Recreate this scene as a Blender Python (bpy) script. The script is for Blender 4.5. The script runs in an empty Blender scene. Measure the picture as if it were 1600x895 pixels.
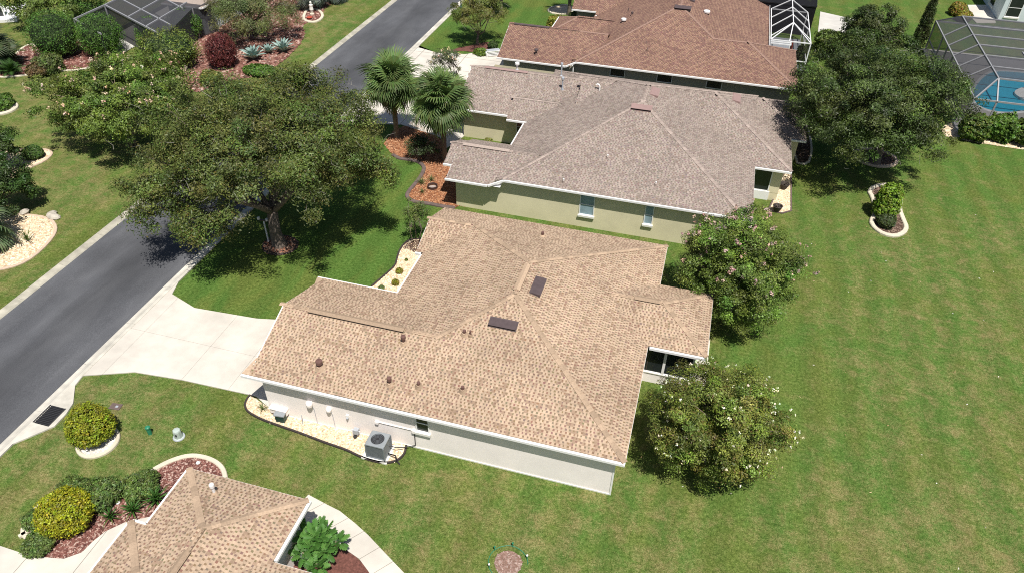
import bpy, math, random
import numpy as np
from mathutils import Vector, Matrix
random.seed(7)
SC = bpy.context.scene
COL = SC.collection
R = math.radians

# ------------------------------------------------------------------ camera, sky, sun, exposure
CAM_H, CAM_LENS = 25.15, 25.563
CAM_PITCH, CAM_ROLL, CAM_YAW = R(39.27), R(1.146), R(15.01)
SUN_VEC = Vector((.66, -.93, 2.45)).normalized()

def setup_camera():
    cp, sp = math.cos(CAM_PITCH), math.sin(CAM_PITCH)
    r, fw, up = Vector((1, 0, 0)), Vector((0, cp, -sp)), Vector((0, sp, cp))
    cr, sr = math.cos(CAM_ROLL), math.sin(CAM_ROLL)
    r2, u2 = cr * r + sr * up, -sr * r + cr * up
    rz = Matrix.Rotation(CAM_YAW, 3, 'Z')
    r2, u2, fw = rz @ r2, rz @ u2, rz @ fw
    cam = bpy.data.cameras.new('camera')
    cam.lens, cam.sensor_width, cam.sensor_fit = CAM_LENS, 36, 'HORIZONTAL'
    cam.clip_start, cam.clip_end = .1, 2000
    o = bpy.data.objects.new('camera', cam)
    m = Matrix((r2, u2, -fw)).transposed().to_4x4()
    m.translation = (0, 0, CAM_H)
    o.matrix_world = m
    COL.objects.link(o)
    SC.camera = o

def setup_light():
    w = bpy.data.worlds.new('World'); SC.world = w; w.use_nodes = True
    nt = w.node_tree
    bg = nt.nodes['Background']
    sky = nt.nodes.new('ShaderNodeTexSky')
    sky.sky_type = 'NISHITA'; sky.sun_disc = False
    sky.sun_elevation = math.asin(SUN_VEC.z)
    sky.sun_rotation = math.atan2(SUN_VEC.x, SUN_VEC.y)
    sky.air_density = 1.0; sky.dust_density = 1.2; sky.ozone_density = 1.0
    nt.links.new(sky.outputs[0], bg.inputs[0])
    bg.inputs[1].default_value = .062
    l = bpy.data.lights.new('sun', 'SUN'); l.energy = 4.95; l.angle = R(.53); l.color = (1, .962, .90)
    o = bpy.data.objects.new('sun', l); COL.objects.link(o)
    o.rotation_euler = (-SUN_VEC).to_track_quat('-Z', 'Y').to_euler()
    o.location = (20, -20, 60)

setup_camera(); setup_light()
vs = SC.view_settings
vs.view_transform = 'Standard'; vs.look = 'None'; vs.exposure = 0.30; vs.gamma = 1; vs.use_curve_mapping = False
SC.render.engine = 'CYCLES'
SC.cycles.max_bounces = 6; SC.cycles.transparent_max_bounces = 16
SC.cycles.diffuse_bounces = 3; SC.cycles.glossy_bounces = 2
SC.cycles.use_denoising = False; SC.cycles.filter_width = 1.05; SC.cycles.sample_clamp_indirect = 3.0

# ------------------------------------------------------------------ helpers
def tag(o, label=None, cat=None, group=None, kind=None):
    if label: o['label'] = label
    if cat: o['category'] = cat
    if group: o['group'] = group
    if kind: o['kind'] = kind
    return o

def empty(name, loc=(0, 0, 0), rz=0):
    o = bpy.data.objects.new(name, None); o.empty_display_size = .3
    o.location = loc; o.rotation_euler = (0, 0, rz); COL.objects.link(o)
    return o

def thing(name, label, cat, loc=(0, 0, 0), rz=0, group=None):
    return tag(empty(name, loc, rz), label, cat, group)

def link(name, me, mat=None, parent=None, loc=None, rot=None, scale=None):
    o = bpy.data.objects.new(name, me); COL.objects.link(o)
    if mat is not None and not me.materials: me.materials.append(mat)
    if parent is not None: o.parent = parent
    if loc is not None: o.location = loc
    if rot is not None: o.rotation_euler = rot
    if scale is not None: o.scale = scale
    return o

class MB:
    def __init__(s): s.v, s.f, s.c = [], [], []
    def add(s, vs, fs, col=None):
        b = len(s.v); s.v += [tuple(p) for p in vs]; s.f += [tuple(i + b for i in f) for f in fs]
        if col is not None: s.c += [col] * len(vs)
        return s
    def quad(s, a, b, c, d, col=None): return s.add([a, b, c, d], [(0, 1, 2, 3)], col)
    def box(s, x0, x1, y0, y1, z0, z1, col=None):
        return s.add([(x0, y0, z0), (x1, y0, z0), (x1, y1, z0), (x0, y1, z0), (x0, y0, z1), (x1, y0, z1), (x1, y1, z1), (x0, y1, z1)],
                     [(3, 2, 1, 0), (4, 5, 6, 7), (0, 1, 5, 4), (1, 2, 6, 5), (2, 3, 7, 6), (3, 0, 4, 7)], col)
    def bar(s, a, b, w, h, up=(0, 0, 1)):
        a, b = Vector(a), Vector(b); d = (b - a).normalized(); u = Vector(up)
        if abs(d.dot(u)) > .98: u = Vector((1, 0, 0))
        x = d.cross(u).normalized(); z = x.cross(d)
        x *= w / 2; z *= h / 2
        vs = [p + q for p in (a, b) for q in (-x - z, x - z, x + z, -x + z)]
        return s.add(vs, [(3, 2, 1, 0), (4, 5, 6, 7), (0, 1, 5, 4), (1, 2, 6, 5), (2, 3, 7, 6), (3, 0, 4, 7)])
    def tube(s, pts, rad, n=8, cap=True):
        pts = [Vector(p) for p in pts]; rings = []
        if not isinstance(rad, (list, tuple)): rad = [rad] * len(pts)
        ref = Vector((.31, .95, .05))
        for i, p in enumerate(pts):
            d = (pts[min(i + 1, len(pts) - 1)] - pts[max(i - 1, 0)]).normalized()
            r = ref if abs(d.dot(ref)) < .95 else Vector((1, 0, 0))
            x = d.cross(r).normalized(); y = d.cross(x)
            rings.append([p + (x * math.cos(t) + y * math.sin(t)) * rad[i] for t in [2 * math.pi * k / n for k in range(n)]])
        vs = [p for r_ in rings for p in r_]; fs = []
        for i in range(len(pts) - 1):
            for k in range(n):
                fs.append((i * n + k, i * n + (k + 1) % n, (i + 1) * n + (k + 1) % n, (i + 1) * n + k))
        if cap: fs.append(tuple(range(n - 1, -1, -1))); fs.append(tuple((len(pts) - 1) * n + k for k in range(n)))
        return s.add(vs, fs)
    def lathe(s, prof, n=16, c=(0, 0, 0)):
        vs, fs = [], []
        for r, z in prof:
            for k in range(n):
                t = 2 * math.pi * k / n; vs.append((c[0] + r * math.cos(t), c[1] + r * math.sin(t), c[2] + z))
        for i in range(len(prof) - 1):
            for k in range(n): fs.append((i * n + k, i * n + (k + 1) % n, (i + 1) * n + (k + 1) % n, (i + 1) * n + k))
        fs.append(tuple(range(n - 1, -1, -1))); fs.append(tuple((len(prof) - 1) * n + k for k in range(n)))
        return s.add(vs, fs)
    def prism(s, poly, z0, z1):
        n = len(poly)
        vs = [(x, y, z0) for x, y in poly] + [(x, y, z1) for x, y in poly]
        return s.add(vs, [tuple(range(n - 1, -1, -1)), tuple(range(n, 2 * n))] + [(i, (i + 1) % n, n + (i + 1) % n, n + i) for i in range(n)])
    def mesh(s, name, smooth=False):
        me = bpy.data.meshes.new(name); me.from_pydata(s.v, [], s.f)
        if s.c:
            a = me.attributes.new('Col', 'FLOAT_COLOR', 'POINT')
            arr = np.ones((len(s.v), 4), np.float32); arr[:, :3] = np.array(s.c, np.float32)
            a.data.foreach_set('color', arr.ravel())
        if smooth: me.shade_smooth()
        me.update(); return me
    def build(s, name, mat, parent=None, smooth=False, **k):
        return link(name, s.mesh(name, smooth), mat, parent, **k)

def area2(p): return sum(p[i][0] * p[(i + 1) % len(p)][1] - p[(i + 1) % len(p)][0] * p[i][1] for i in range(len(p)))
def ccw(p): return list(p) if area2(p) > 0 else list(reversed(p))
def clip(poly, a, b, c):
    """keep a*x+b*y<=c"""
    out = []
    for i in range(len(poly)):
        p, q = poly[i], poly[(i + 1) % len(poly)]
        dp, dq = a * p[0] + b * p[1] - c, a * q[0] + b * q[1] - c
        if dp <= 0: out.append(p)
        if (dp < 0 < dq) or (dq < 0 < dp):
            t = dp / (dp - dq); out.append((p[0] + (q[0] - p[0]) * t, p[1] + (q[1] - p[1]) * t))
    return out
def smooth_poly(p, it=2):
    for _ in range(it):
        q = []
        for i in range(len(p)):
            a, b = p[i], p[(i + 1) % len(p)]
            q += [(a[0] * .75 + b[0] * .25, a[1] * .75 + b[1] * .25), (a[0] * .25 + b[0] * .75, a[1] * .25 + b[1] * .75)]
        p = q
    return p
def smooth_line(p, it=2):
    for _ in range(it):
        q = [p[0]]
        for a, b in zip(p[:-1], p[1:]):
            q += [(a[0] * .75 + b[0] * .25, a[1] * .75 + b[1] * .25), (a[0] * .25 + b[0] * .75, a[1] * .25 + b[1] * .75)]
        p = q + [p[-1]]
    return p
def inside(poly, x, y):
    r = False; n = len(poly); j = n - 1
    for i in range(n):
        xi, yi = poly[i]; xj, yj = poly[j]
        if (yi > y) != (yj > y) and x < (xj - xi) * (y - yi) / (yj - yi) + xi: r = not r
        j = i
    return r

# ------------------------------------------------------------------ materials
def newmat(name):
    m = bpy.data.materials.new(name); m.use_nodes = True
    nt = m.node_tree; b = nt.nodes['Principled BSDF']
    return m, nt, b
def noise(nt, scale, detail=3, rough=.55, dist=0, sx=None):
    t = nt.nodes.new('ShaderNodeTexNoise'); t.inputs['Scale'].default_value = scale
    t.inputs['Detail'].default_value = detail; t.inputs['Roughness'].default_value = rough; t.inputs['Distortion'].default_value = dist
    g = nt.nodes.new('ShaderNodeNewGeometry')
    if sx:
        mp = nt.nodes.new('ShaderNodeVectorMath'); mp.operation = 'MULTIPLY'; mp.inputs[1].default_value = sx
        nt.links.new(g.outputs['Position'], mp.inputs[0]); nt.links.new(mp.outputs[0], t.inputs['Vector'])
    else: nt.links.new(g.outputs['Position'], t.inputs['Vector'])
    return t.outputs['Fac']
def ramp(nt, fac, stops):
    r = nt.nodes.new('ShaderNodeValToRGB'); e = r.color_ramp.elements
    while len(e) < len(stops): e.new(.5)
    for i, (p, c) in enumerate(stops): e[i].position = p; e[i].color = (*c, 1) if len(c) == 3 else c
    nt.links.new(fac, r.inputs[0]); return r.outputs[0]
def mixc(nt, a, b, fac, mode='MIX'):
    m = nt.nodes.new('ShaderNodeMix'); m.data_type = 'RGBA'; m.blend_type = mode
    for sock, val in ((m.inputs[6], a), (m.inputs[7], b), (m.inputs[0], fac)):
        if isinstance(val, (int, float)): sock.default_value = val
        elif isinstance(val, tuple): sock.default_value = (*val, 1)
        else: nt.links.new(val, sock)
    return m.outputs[2]
def bump(nt, b, h, strength, dist=.02):
    n = nt.nodes.new('ShaderNodeBump'); n.inputs['Strength'].default_value = strength; n.inputs['Distance'].default_value = dist
    nt.links.new(h, n.inputs['Height']); nt.links.new(n.outputs[0], b.inputs['Normal'])
def g3(v): return (v, v, v)
def pm(name, col, var=.12, scale=3, rough=.7, bmp=0, bscale=40, metal=0, spec=.3, var2=0, scale2=.4):
    m, nt, b = newmat(name)
    c = ramp(nt, noise(nt, scale), [(.25, tuple(x * (1 - var) for x in col)), (.75, tuple(min(1, x * (1 + var)) for x in col))])
    if var2: c = mixc(nt, c, ramp(nt, noise(nt, scale2, 4), [(.3, g3(1 - var2)), (.7, g3(1))]), 1.0, 'MULTIPLY')
    nt.links.new(c, b.inputs['Base Color'])
    b.inputs['Roughness'].default_value = rough; b.inputs['Metallic'].default_value = metal; b.inputs['Specular IOR Level'].default_value = spec
    if bmp: bump(nt, b, noise(nt, bscale, 2), bmp)
    return m
def colm(name, rough=.85, var=.18, scale=9, bmp=.25, bscale=60, spec=.15, big=.12):
    """colour comes from the mesh (granule blend of each piece) with wear on top"""
    m, nt, b = newmat(name)
    a = nt.nodes.new('ShaderNodeAttribute'); a.attribute_name = 'Col'
    c = mixc(nt, a.outputs['Color'], ramp(nt, noise(nt, scale, 4), [(.3, g3(1 - var)), (.7, g3(1 + var * .4))]), 1.0, 'MULTIPLY')
    c = mixc(nt, c, ramp(nt, noise(nt, .35, 4), [(.3, g3(1 - big)), (.7, g3(1.03))]), 1.0, 'MULTIPLY')
    nt.links.new(c, b.inputs['Base Color']); b.inputs['Roughness'].default_value = rough; b.inputs['Specular IOR Level'].default_value = spec
    if bmp: bump(nt, b, noise(nt, bscale, 2), bmp, .01)
    return m
def leafm(name, trans=.22, rough=.5, spec=.35):
    m, nt, b = newmat(name)
    a = nt.nodes.new('ShaderNodeAttribute'); a.attribute_name = 'Col'
    nt.links.new(a.outputs['Color'], b.inputs['Base Color']); b.inputs['Roughness'].default_value = rough; b.inputs['Specular IOR Level'].default_value = spec
    t = nt.nodes.new('ShaderNodeBsdfTranslucent')
    tc = mixc(nt, a.outputs['Color'], (1.15, 1.25, .6), 1.0, 'MULTIPLY'); nt.links.new(tc, t.inputs['Color'])
    mx = nt.nodes.new('ShaderNodeMixShader'); mx.inputs[0].default_value = trans
    out = nt.nodes['Material Output']
    nt.links.new(b.outputs[0], mx.inputs[1]); nt.links.new(t.outputs[0], mx.inputs[2]); nt.links.new(mx.outputs[0], out.inputs[0])
    return m
def screenm(name, col, opac):
    m, nt, b = newmat(name)
    b.inputs['Base Color'].default_value = (*col, 1); b.inputs['Roughness'].default_value = .9; b.inputs['Specular IOR Level'].default_value = .1
    t = nt.nodes.new('ShaderNodeBsdfTransparent')
    mx = nt.nodes.new('ShaderNodeMixShader'); mx.inputs[0].default_value = opac
    out = nt.nodes['Material Output']
    nt.links.new(t.outputs[0], mx.inputs[1]); nt.links.new(b.outputs[0], mx.inputs[2]); nt.links.new(mx.outputs[0], out.inputs[0])
    return m

def lawn_material():
    m, nt, b = newmat('lawn')
    n_big = noise(nt, .11, 4, .6, .3); n_mid = noise(nt, 1.5, 6, .72, .3); n_fine = noise(nt, 7, 5, .75); n_grain = noise(nt, 22, 3, .75)
    green = ramp(nt, n_fine, [(.30, (.040, .060, .011)), (.52, (.100, .134, .028)), (.72, (.180, .205, .060))])
    lush = ramp(nt, n_fine, [(.30, (.030, .064, .010)), (.52, (.070, .134, .025)), (.72, (.122, .195, .050))])
    dry = ramp(nt, n_fine, [(.25, (.105, .090, .030)), (.5, (.200, .168, .070)), (.78, (.33, .27, .14))])
    n_str = noise(nt, .55, 4, .6, .6, (1, .45, 1))
    c = mixc(nt, green, lush, ramp(nt, mixc(nt, n_big, n_str, .6), [(.42, g3(0)), (.56, g3(1))]))
    # dry where mid noise is high, more so on the far left side of the street and the open back lawn
    g = nt.nodes.new('ShaderNodeNewGeometry'); sx = nt.nodes.new('ShaderNodeSeparateXYZ'); nt.links.new(g.outputs['Position'], sx.inputs[0])
    def math_(op, a, bb):
        k = nt.nodes.new('ShaderNodeMath'); k.operation = op
        for i, v in enumerate((a, bb)):
            if isinstance(v, (int, float)): k.inputs[i].default_value = v
            else: nt.links.new(v, k.inputs[i])
        return k.outputs[0]
    def smooth(v, a, bb):
        k = nt.nodes.new('ShaderNodeMapRange'); k.interpolation_type = 'SMOOTHSTEP'
        k.inputs['From Min'].default_value = a; k.inputs['From Max'].default_value = bb; nt.links.new(v, k.inputs['Value']); return k.outputs[0]
    X, Y = sx.outputs[0], sx.outputs[1]
    left = smooth(X, -31, -36)
    near = smooth(Y, 26, 12)
    back = math_('MULTIPLY', smooth(X, 4, 12), smooth(Y, 52, 40))
    lushsp = math_('MULTIPLY', smooth(X, -26, -24), math_('MULTIPLY', smooth(X, -11, -14), smooth(Y, 22, 26)))
    bias = math_('ADD', math_('MULTIPLY', left, .09), math_('ADD', math_('MULTIPLY', near, .085), math_('MULTIPLY', back, .055)))
    bias = math_('SUBTRACT', bias, math_('MULTIPLY', lushsp, .2))
    d = math_('ADD', math_('MULTIPLY', n_mid, .62), math_('ADD', math_('MULTIPLY', n_big, .13), math_('MULTIPLY', noise(nt, .38, 3, .55, .8), .25)))
    d = math_('ADD', d, bias)
    d = math_('ADD', d, math_('MULTIPLY', math_('SUBTRACT', n_grain, .5), .42))
    c = mixc(nt, c, dry, smooth(d, .485, .77))
    c = mixc(nt, c, ramp(nt, n_grain, [(.30, g3(.42)), (.5, g3(1)), (.70, g3(1.55))]), .9, 'MULTIPLY')
    # faint mowing bands running along the lots
    wv = nt.nodes.new('ShaderNodeTexWave'); wv.wave_type = 'BANDS'; wv.bands_direction = 'X'; wv.inputs['Scale'].default_value = .17; wv.inputs['Distortion'].default_value = 3.5; wv.inputs['Detail'].default_value = 2; wv.inputs['Detail Scale'].default_value = .6
    nt.links.new(g.outputs['Position'], wv.inputs['Vector'])
    c = mixc(nt, c, ramp(nt, wv.outputs['Fac'], [(.2, g3(.93)), (.8, g3(1.06))]), 1.0, 'MULTIPLY')
    nt.links.new(c, b.inputs['Base Color']); b.inputs['Roughness'].default_value = .9; b.inputs['Specular IOR Level'].default_value = .08
    bump(nt, b, mixc(nt, n_grain, n_fine, .4), .55, .06)
    return m

M = {}
def mats():
    M['lawn'] = lawn_material()
    m, nt, b = newmat('asphalt')
    c = ramp(nt, noise(nt, .9, 5, .6, .5, (1, .22, 1)), [(.25, (.068, .070, .077)), (.55, (.088, .090, .097)), (.85, (.118, .120, .127))])
    c = mixc(nt, c, ramp(nt, noise(nt, 30, 3), [(.3, g3(.72)), (.7, g3(1.25))]), 1.0, 'MULTIPLY')
    c = mixc(nt, c, ramp(nt, noise(nt, .22, 4, .6), [(.35, g3(.84)), (.7, g3(1.16))]), 1.0, 'MULTIPLY')
    g = nt.nodes.new('ShaderNodeNewGeometry'); sp = nt.nodes.new('ShaderNodeSeparateXYZ'); nt.links.new(g.outputs['Position'], sp.inputs[0])
    mr = nt.nodes.new('ShaderNodeMapRange'); mr.inputs['From Min'].default_value = -32.3; mr.inputs['From Max'].default_value = -25.9; nt.links.new(sp.outputs[0], mr.inputs['Value'])
    ad = nt.nodes.new('ShaderNodeMath'); ad.operation = 'MULTIPLY_ADD'; ad.inputs[1].default_value = .16; nt.links.new(noise(nt, .35, 3), ad.inputs[0]); nt.links.new(mr.outputs[0], ad.inputs[2])
    c = mixc(nt, c, ramp(nt, ad.outputs[0], [(.08, g3(1.30)), (.28, g3(.98)), (.42, g3(1.08)), (.58, g3(.80)), (.72, g3(.86)), (.86, g3(1.02)), (1.0, g3(1.15))]), 1.0, 'MULTIPLY')
    nt.links.new(c, b.inputs['Base Color']); b.inputs['Roughness'].default_value = .85; b.inputs['Specular IOR Level'].default_value = .2
    bump(nt, b, noise(nt, 60, 2), .3, .01); M['asphalt'] = m
    M['kerb'] = pm('kerb_concrete', (.60, .565, .49), .14, 2.2, .85, .2, 50, var2=.35, scale2=.9)
    M['kerb_old'] = pm('old_kerb_concrete', (.46, .43, .35), .2, 2.5, .85, .2, 50, var2=.4, scale2=.9)
    M['concrete'] = pm('pale_concrete', (.63, .585, .515), .07, 1.6, .8, .12, 60, var2=.24, scale2=.42)
    M['concrete_patch'] = pm('grey_concrete', (.535, .515, .475), .12, .9, .8, .12, 60, var2=.12, scale2=.6)
    M['joint'] = pm('joint_dirt', (.30, .28, .24), .1, 4, .9)
    M['edging'] = pm('cream_edging', (.62, .56, .44), .10, 5, .8, .2, 40, var2=.15, scale2=1)
    M['edging_pink'] = pm('pinkish_edging', (.52, .40, .30), .15, 5, .85, .2, 40)
    M['edging_dark'] = pm('dark_edging', (.045, .035, .032), .2, 6, .8)
    M['edging_grey'] = pm('grey_brown_edging', (.13, .095, .085), .25, 4, .9, .3, 30)
    M['gravel_bed'] = pm('pale_gravel_ground', (.60, .49, .34), .25, 14, .95, .7, 22)
    M['chip'] = colm('stone_chips', .85, .1, 20, 0, big=.05)
    M['mulch_red'] = pm('red_mulch', (.14, .058, .045), .45, 12, .95, .8, 25)
    M['mulch_orange'] = pm('orange_mulch', (.25, .105, .052), .45, 13, .95, .8, 25)
    M['mulch_brown'] = pm('brown_mulch', (.085, .05, .036), .4, 12, .95, .8, 25)
    M['roof_tan'] = colm('tan_shingles', .9, big=.2); M['roof_grey'] = colm('grey_shingles', .9); M['roof_brown'] = colm('brown_shingles', .9)
    def capm(name, col, var):
        m, nt, b = newmat(name)
        oi = nt.nodes.new('ShaderNodeObjectInfo')
        c = ramp(nt, oi.outputs['Random'], [(0, tuple(x * (1 - var) for x in col)), (.5, col), (1, tuple(min(1, x * (1 + var)) for x in col))])
        c = mixc(nt, c, ramp(nt, noise(nt, 14, 3), [(.3, g3(.82)), (.7, g3(1.08))]), 1.0, 'MULTIPLY')
        nt.links.new(c, b.inputs['Base Color']); b.inputs['Roughness'].default_value = .9; b.inputs['Specular IOR Level'].default_value = .15
        return m
    M['cap_tan'] = capm('tan_ridge_cap', (.395, .288, .200), .20)
    M['cap_grey'] = capm('grey_ridge_cap', (.34, .275, .238), .16)
    M['cap_brown'] = capm('brown_ridge_cap', (.235, .15, .118), .2)
    M['wall_white'] = pm('white_stucco', (.90, .83, .785), .05, 1.2, .85, .25, 55, var2=.08, scale2=.5)
    M['wall_olive'] = pm('olive_stucco', (.68, .62, .42), .06, 1.0, .85, .25, 55, var2=.12, scale2=.6)
    M['wall_taupe'] = pm('taupe_stucco', (.33, .31, .26), .06, 1.0, .85, .2, 55)
    M['wall_blue'] = pm('pale_blue_stucco', (.58, .64, .66), .04, 1.0, .8, .2, 55)
    M['trim'] = pm('white_trim', (.78, .77, .75), .03, 3, .45, spec=.5)
    M['sill'] = pm('white_sill', (.74, .72, .66), .05, 5, .6)
    M['flash'] = pm('grey_drip_edge', (.34, .35, .36), .1, 6, .5)
    M['glass_dark'] = pm('dark_glass', (.018, .022, .024), .3, .8, .12, spec=.6)
    M['glass_pale'] = pm('curtained_glass', (.24, .33, .38), .25, 1.6, .15, spec=.6)
    M['vent_dark'] = pm('brown_black_vent', (.085, .062, .062), .15, 5, .5, spec=.5)
    M['vent_pink'] = pm('faded_pink_vent', (.29, .195, .178), .08, 5, .6)
    M['vent_brown'] = pm('brown_vent', (.14, .078, .064), .2, 8, .55)
    M['pvc'] = pm('white_pipe', (.72, .70, .68), .05, 6, .5)
    M['lead'] = pm('lead_grey', (.36, .38, .41), .15, 8, .5)
    M['black'] = pm('black', (.012, .012, .013), .2, 5, .6)
    M['iron'] = pm('cast_iron', (.03, .03, .033), .3, 9, .6, .2, 60)
    M['ac_body'] = pm('ac_grey', (.17, .19, .205), .08, 5, .5, spec=.5)
    M['ac_top'] = pm('ac_top_grey', (.25, .27, .285), .06, 5, .45, spec=.5)
    M['green_plastic'] = pm('green_plastic', (.03, .20, .11), .15, 6, .45)
    M['dark_green'] = pm('dark_green_plastic', (.014, .05, .042), .15, 6, .45)
    M['util_grey'] = pm('utility_grey', (.40, .46, .42), .08, 6, .55)
    M['bark'] = pm('oak_bark', (.13, .105, .085), .35, 7, .95, .8, 18)
    M['bark_pale'] = pm('pale_bark', (.24, .19, .14), .3, 7, .9, .6, 18)
    M['twig'] = pm('grey_twigs', (.23, .215, .185), .3, 5, .9)
    M['palm_bark'] = pm('palm_bark', (.17, .14, .105), .3, 8, .95, .9, 14)
    M['leaf'] = leafm('leaves'); M['leaf_waxy'] = leafm('waxy_leaves', .2, .5, .25)
    M['agave'] = leafm('agave_leaves', .08, .5, .3)
    M['petal'] = leafm('petals', .06, .7, .1)
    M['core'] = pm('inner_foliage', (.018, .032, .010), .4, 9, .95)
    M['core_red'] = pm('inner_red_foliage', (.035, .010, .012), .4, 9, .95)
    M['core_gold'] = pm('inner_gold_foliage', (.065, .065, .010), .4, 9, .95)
    M['frame_white'] = pm('white_aluminium', (.80, .80, .80), .03, 4, .4, spec=.5)
    M['frame_bronze'] = pm('grey_aluminium', (.26, .26, .27), .08, 4, .45, spec=.5)
    M['screen'] = screenm('insect_screen', (.018, .018, .021), .42)
    M['screen_dark'] = screenm('dark_insect_screen', (.060, .060, .068), .72)
    M['screen_side'] = screenm('side_screen', (.03, .03, .033), .16)
    M['screen_black'] = screenm('black_screen', (.012, .012, .014), .93)
    M['pool_tile'] = pm('pool_plaster', (.22, .62, .76), .06, 2, .5)
    m, nt, b = newmat('pool_water')
    t = nt.nodes.new('ShaderNodeBsdfTransparent'); t.inputs[0].default_value = (.50, .86, .93, 1)
    gl = nt.nodes.new('ShaderNodeBsdfGlossy'); gl.inputs['Roughness'].default_value = .06
    fr = nt.nodes.new('ShaderNodeFresnel'); fr.inputs[0].default_value = 1.33
    bn = nt.nodes.new('ShaderNodeBump'); bn.inputs['Strength'].default_value = .15; nt.links.new(noise(nt, 3, 3), bn.inputs['Height'])
    nt.links.new(bn.outputs[0], gl.inputs['Normal'])
    mx = nt.nodes.new('ShaderNodeMixShader'); nt.links.new(fr.outputs[0], mx.inputs[0]); nt.links.new(t.outputs[0], mx.inputs[1]); nt.links.new(gl.outputs[0], mx.inputs[2])
    nt.links.new(mx.outputs[0], nt.nodes['Material Output'].inputs[0]); M['water'] = m
    M['rock'] = pm('field_stone', (.42, .38, .32), .3, 4, .9, .5, 20)
    M['terracotta'] = pm('red_cloth', (.35, .06, .035), .2, 5, .8)
    M['pot'] = pm('dark_pot', (.05, .04, .036), .3, 8, .7)
    M['rust'] = pm('rusty_steel', (.07, .04, .032), .4, 8, .8)
    M['ash'] = pm('pale_ash', (.36, .30, .27), .3, 12, .95, .5, 30)
mats()

# ------------------------------------------------------------------ ground, street, pavements
def structure(name, mb, mat, label=None, parent=None, smooth=False):
    o = mb.build(name, mat, parent, smooth)
    if parent is None: tag(o, label, None, None, 'structure')
    return o

def sheet(name, poly, z, mat, label=None, parent=None, thick=None):
    poly = ccw(poly); mb = MB()
    if thick: mb.prism(poly, z - thick, z)
    else: mb.add([(x, y, z) for x, y in poly], [tuple(range(len(poly)))])
    return structure(name, mb, mat, label, parent)

def offset_line(line, d, closed=False):
    n = len(line); out = []
    for i in range(n):
        a = line[(i - 1) % n] if (closed or i > 0) else line[i]
        b = line[(i + 1) % n] if (closed or i < n - 1) else line[i]
        t = Vector((b[0] - a[0], b[1] - a[1]))
        if t.length < 1e-6: t = Vector((1, 0))
        t.normalize(); out.append((line[i][0] - t.y * d, line[i][1] + t.x * d))
    return out

def edging(line, w, h, mat, parent, closed=False, name='edging', z0=0):
    a, b = offset_line(line, w / 2, closed), offset_line(line, -w / 2, closed)
    a2, b2 = offset_line(line, w * .36, closed), offset_line(line, -w * .36, closed)
    mb = MB(); n = len(line); vs = []
    for i in range(n): vs += [(*a[i], z0), (*a[i], z0 + h * .7), (*a2[i], z0 + h), (*b2[i], z0 + h), (*b[i], z0 + h * .7), (*b[i], z0)]
    fs = []
    for i in range(n if closed else n - 1):
        j = (i + 1) % n
        for k in range(5): fs.append((i * 6 + k, i * 6 + k + 1, j * 6 + k + 1, j * 6 + k))
    if not closed: fs += [(5, 4, 3, 2, 1, 0), tuple((n - 1) * 6 + k for k in range(6))]
    mb.add(vs, fs); return mb.build(name, mat, parent)

def chips(name, poly, density, size, palette, mat, parent, z=.02, seed=1, flat=.55, long=1.0):
    rng = np.random.default_rng(seed); P = np.array(poly)
    lo, hi = P.min(0), P.max(0); n = int(density * (hi[0] - lo[0]) * (hi[1] - lo[1]))
    q = rng.uniform(lo, hi, (n, 2)); keep = np.zeros(n, bool); x, y = q[:, 0], q[:, 1]
    j = len(P) - 1
    for i in range(len(P)):
        xi, yi = P[i]; xj, yj = P[j]
        if yi != yj:
            c = ((yi > y) != (yj > y)) & (x < (xj - xi) * (y - yi) / (yj - yi) + xi); keep ^= c
        j = i
    q = q[keep]; n = len(q)
    if n == 0: return None
    s = size * rng.uniform(.6, 1.4, n); t = rng.uniform(0, 2 * np.pi, n)
    base = np.array([(-1, -.7, -.1), (1, -.6, -.1), (.9, .8, -.1), (-.8, .6, -.1), (.1, 0, flat)])
    base[:, 0] *= long
    ct, st = np.cos(t), np.sin(t)
    v = np.empty((n, 5, 3)); b = base[None] + rng.uniform(-.25, .25, (n, 5, 3))
    v[:, :, 0] = q[:, :1] + s[:, None] * (b[:, :, 0] * ct[:, None] - b[:, :, 1] * st[:, None])
    v[:, :, 1] = q[:, 1:] + s[:, None] * (b[:, :, 0] * st[:, None] + b[:, :, 1] * ct[:, None])
    v[:, :, 2] = z + s[:, None] * b[:, :, 2]
    f = (np.arange(n) * 5)[:, None, None] + np.array([(0, 1, 4), (1, 2, 4), (2, 3, 4), (3, 0, 4)])[None]
    pal = np.array(palette); c = pal[rng.integers(0, len(pal), n)] * rng.uniform(.8, 1.2, (n, 1))
    return numpy_mesh(name, v.reshape(-1, 3), f.reshape(-1, 3), np.repeat(c, 5, 0), mat, parent, kind='stuff')

def numpy_mesh(name, v, f, c, mat, parent=None, kind=None, smooth=False):
    me = bpy.data.meshes.new(name); n = f.shape[1]
    me.vertices.add(len(v)); me.vertices.foreach_set('co', np.asarray(v, np.float32).ravel())
    me.loops.add(f.size); me.loops.foreach_set('vertex_index', f.astype(np.int32).ravel())
    me.polygons.add(len(f)); me.polygons.foreach_set('loop_start', np.arange(len(f), dtype=np.int32) * n)
    if c is not None:
        a = me.attributes.new('Col', 'FLOAT_COLOR', 'POINT'); arr = np.ones((len(v), 4), np.float32); arr[:, :3] = c
        a.data.foreach_set('color', arr.ravel())
    me.update(calc_edges=True)
    if smooth: me.shade_smooth()
    o = link(name, me, mat, parent)
    if kind: o['kind'] = kind
    return o

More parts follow.
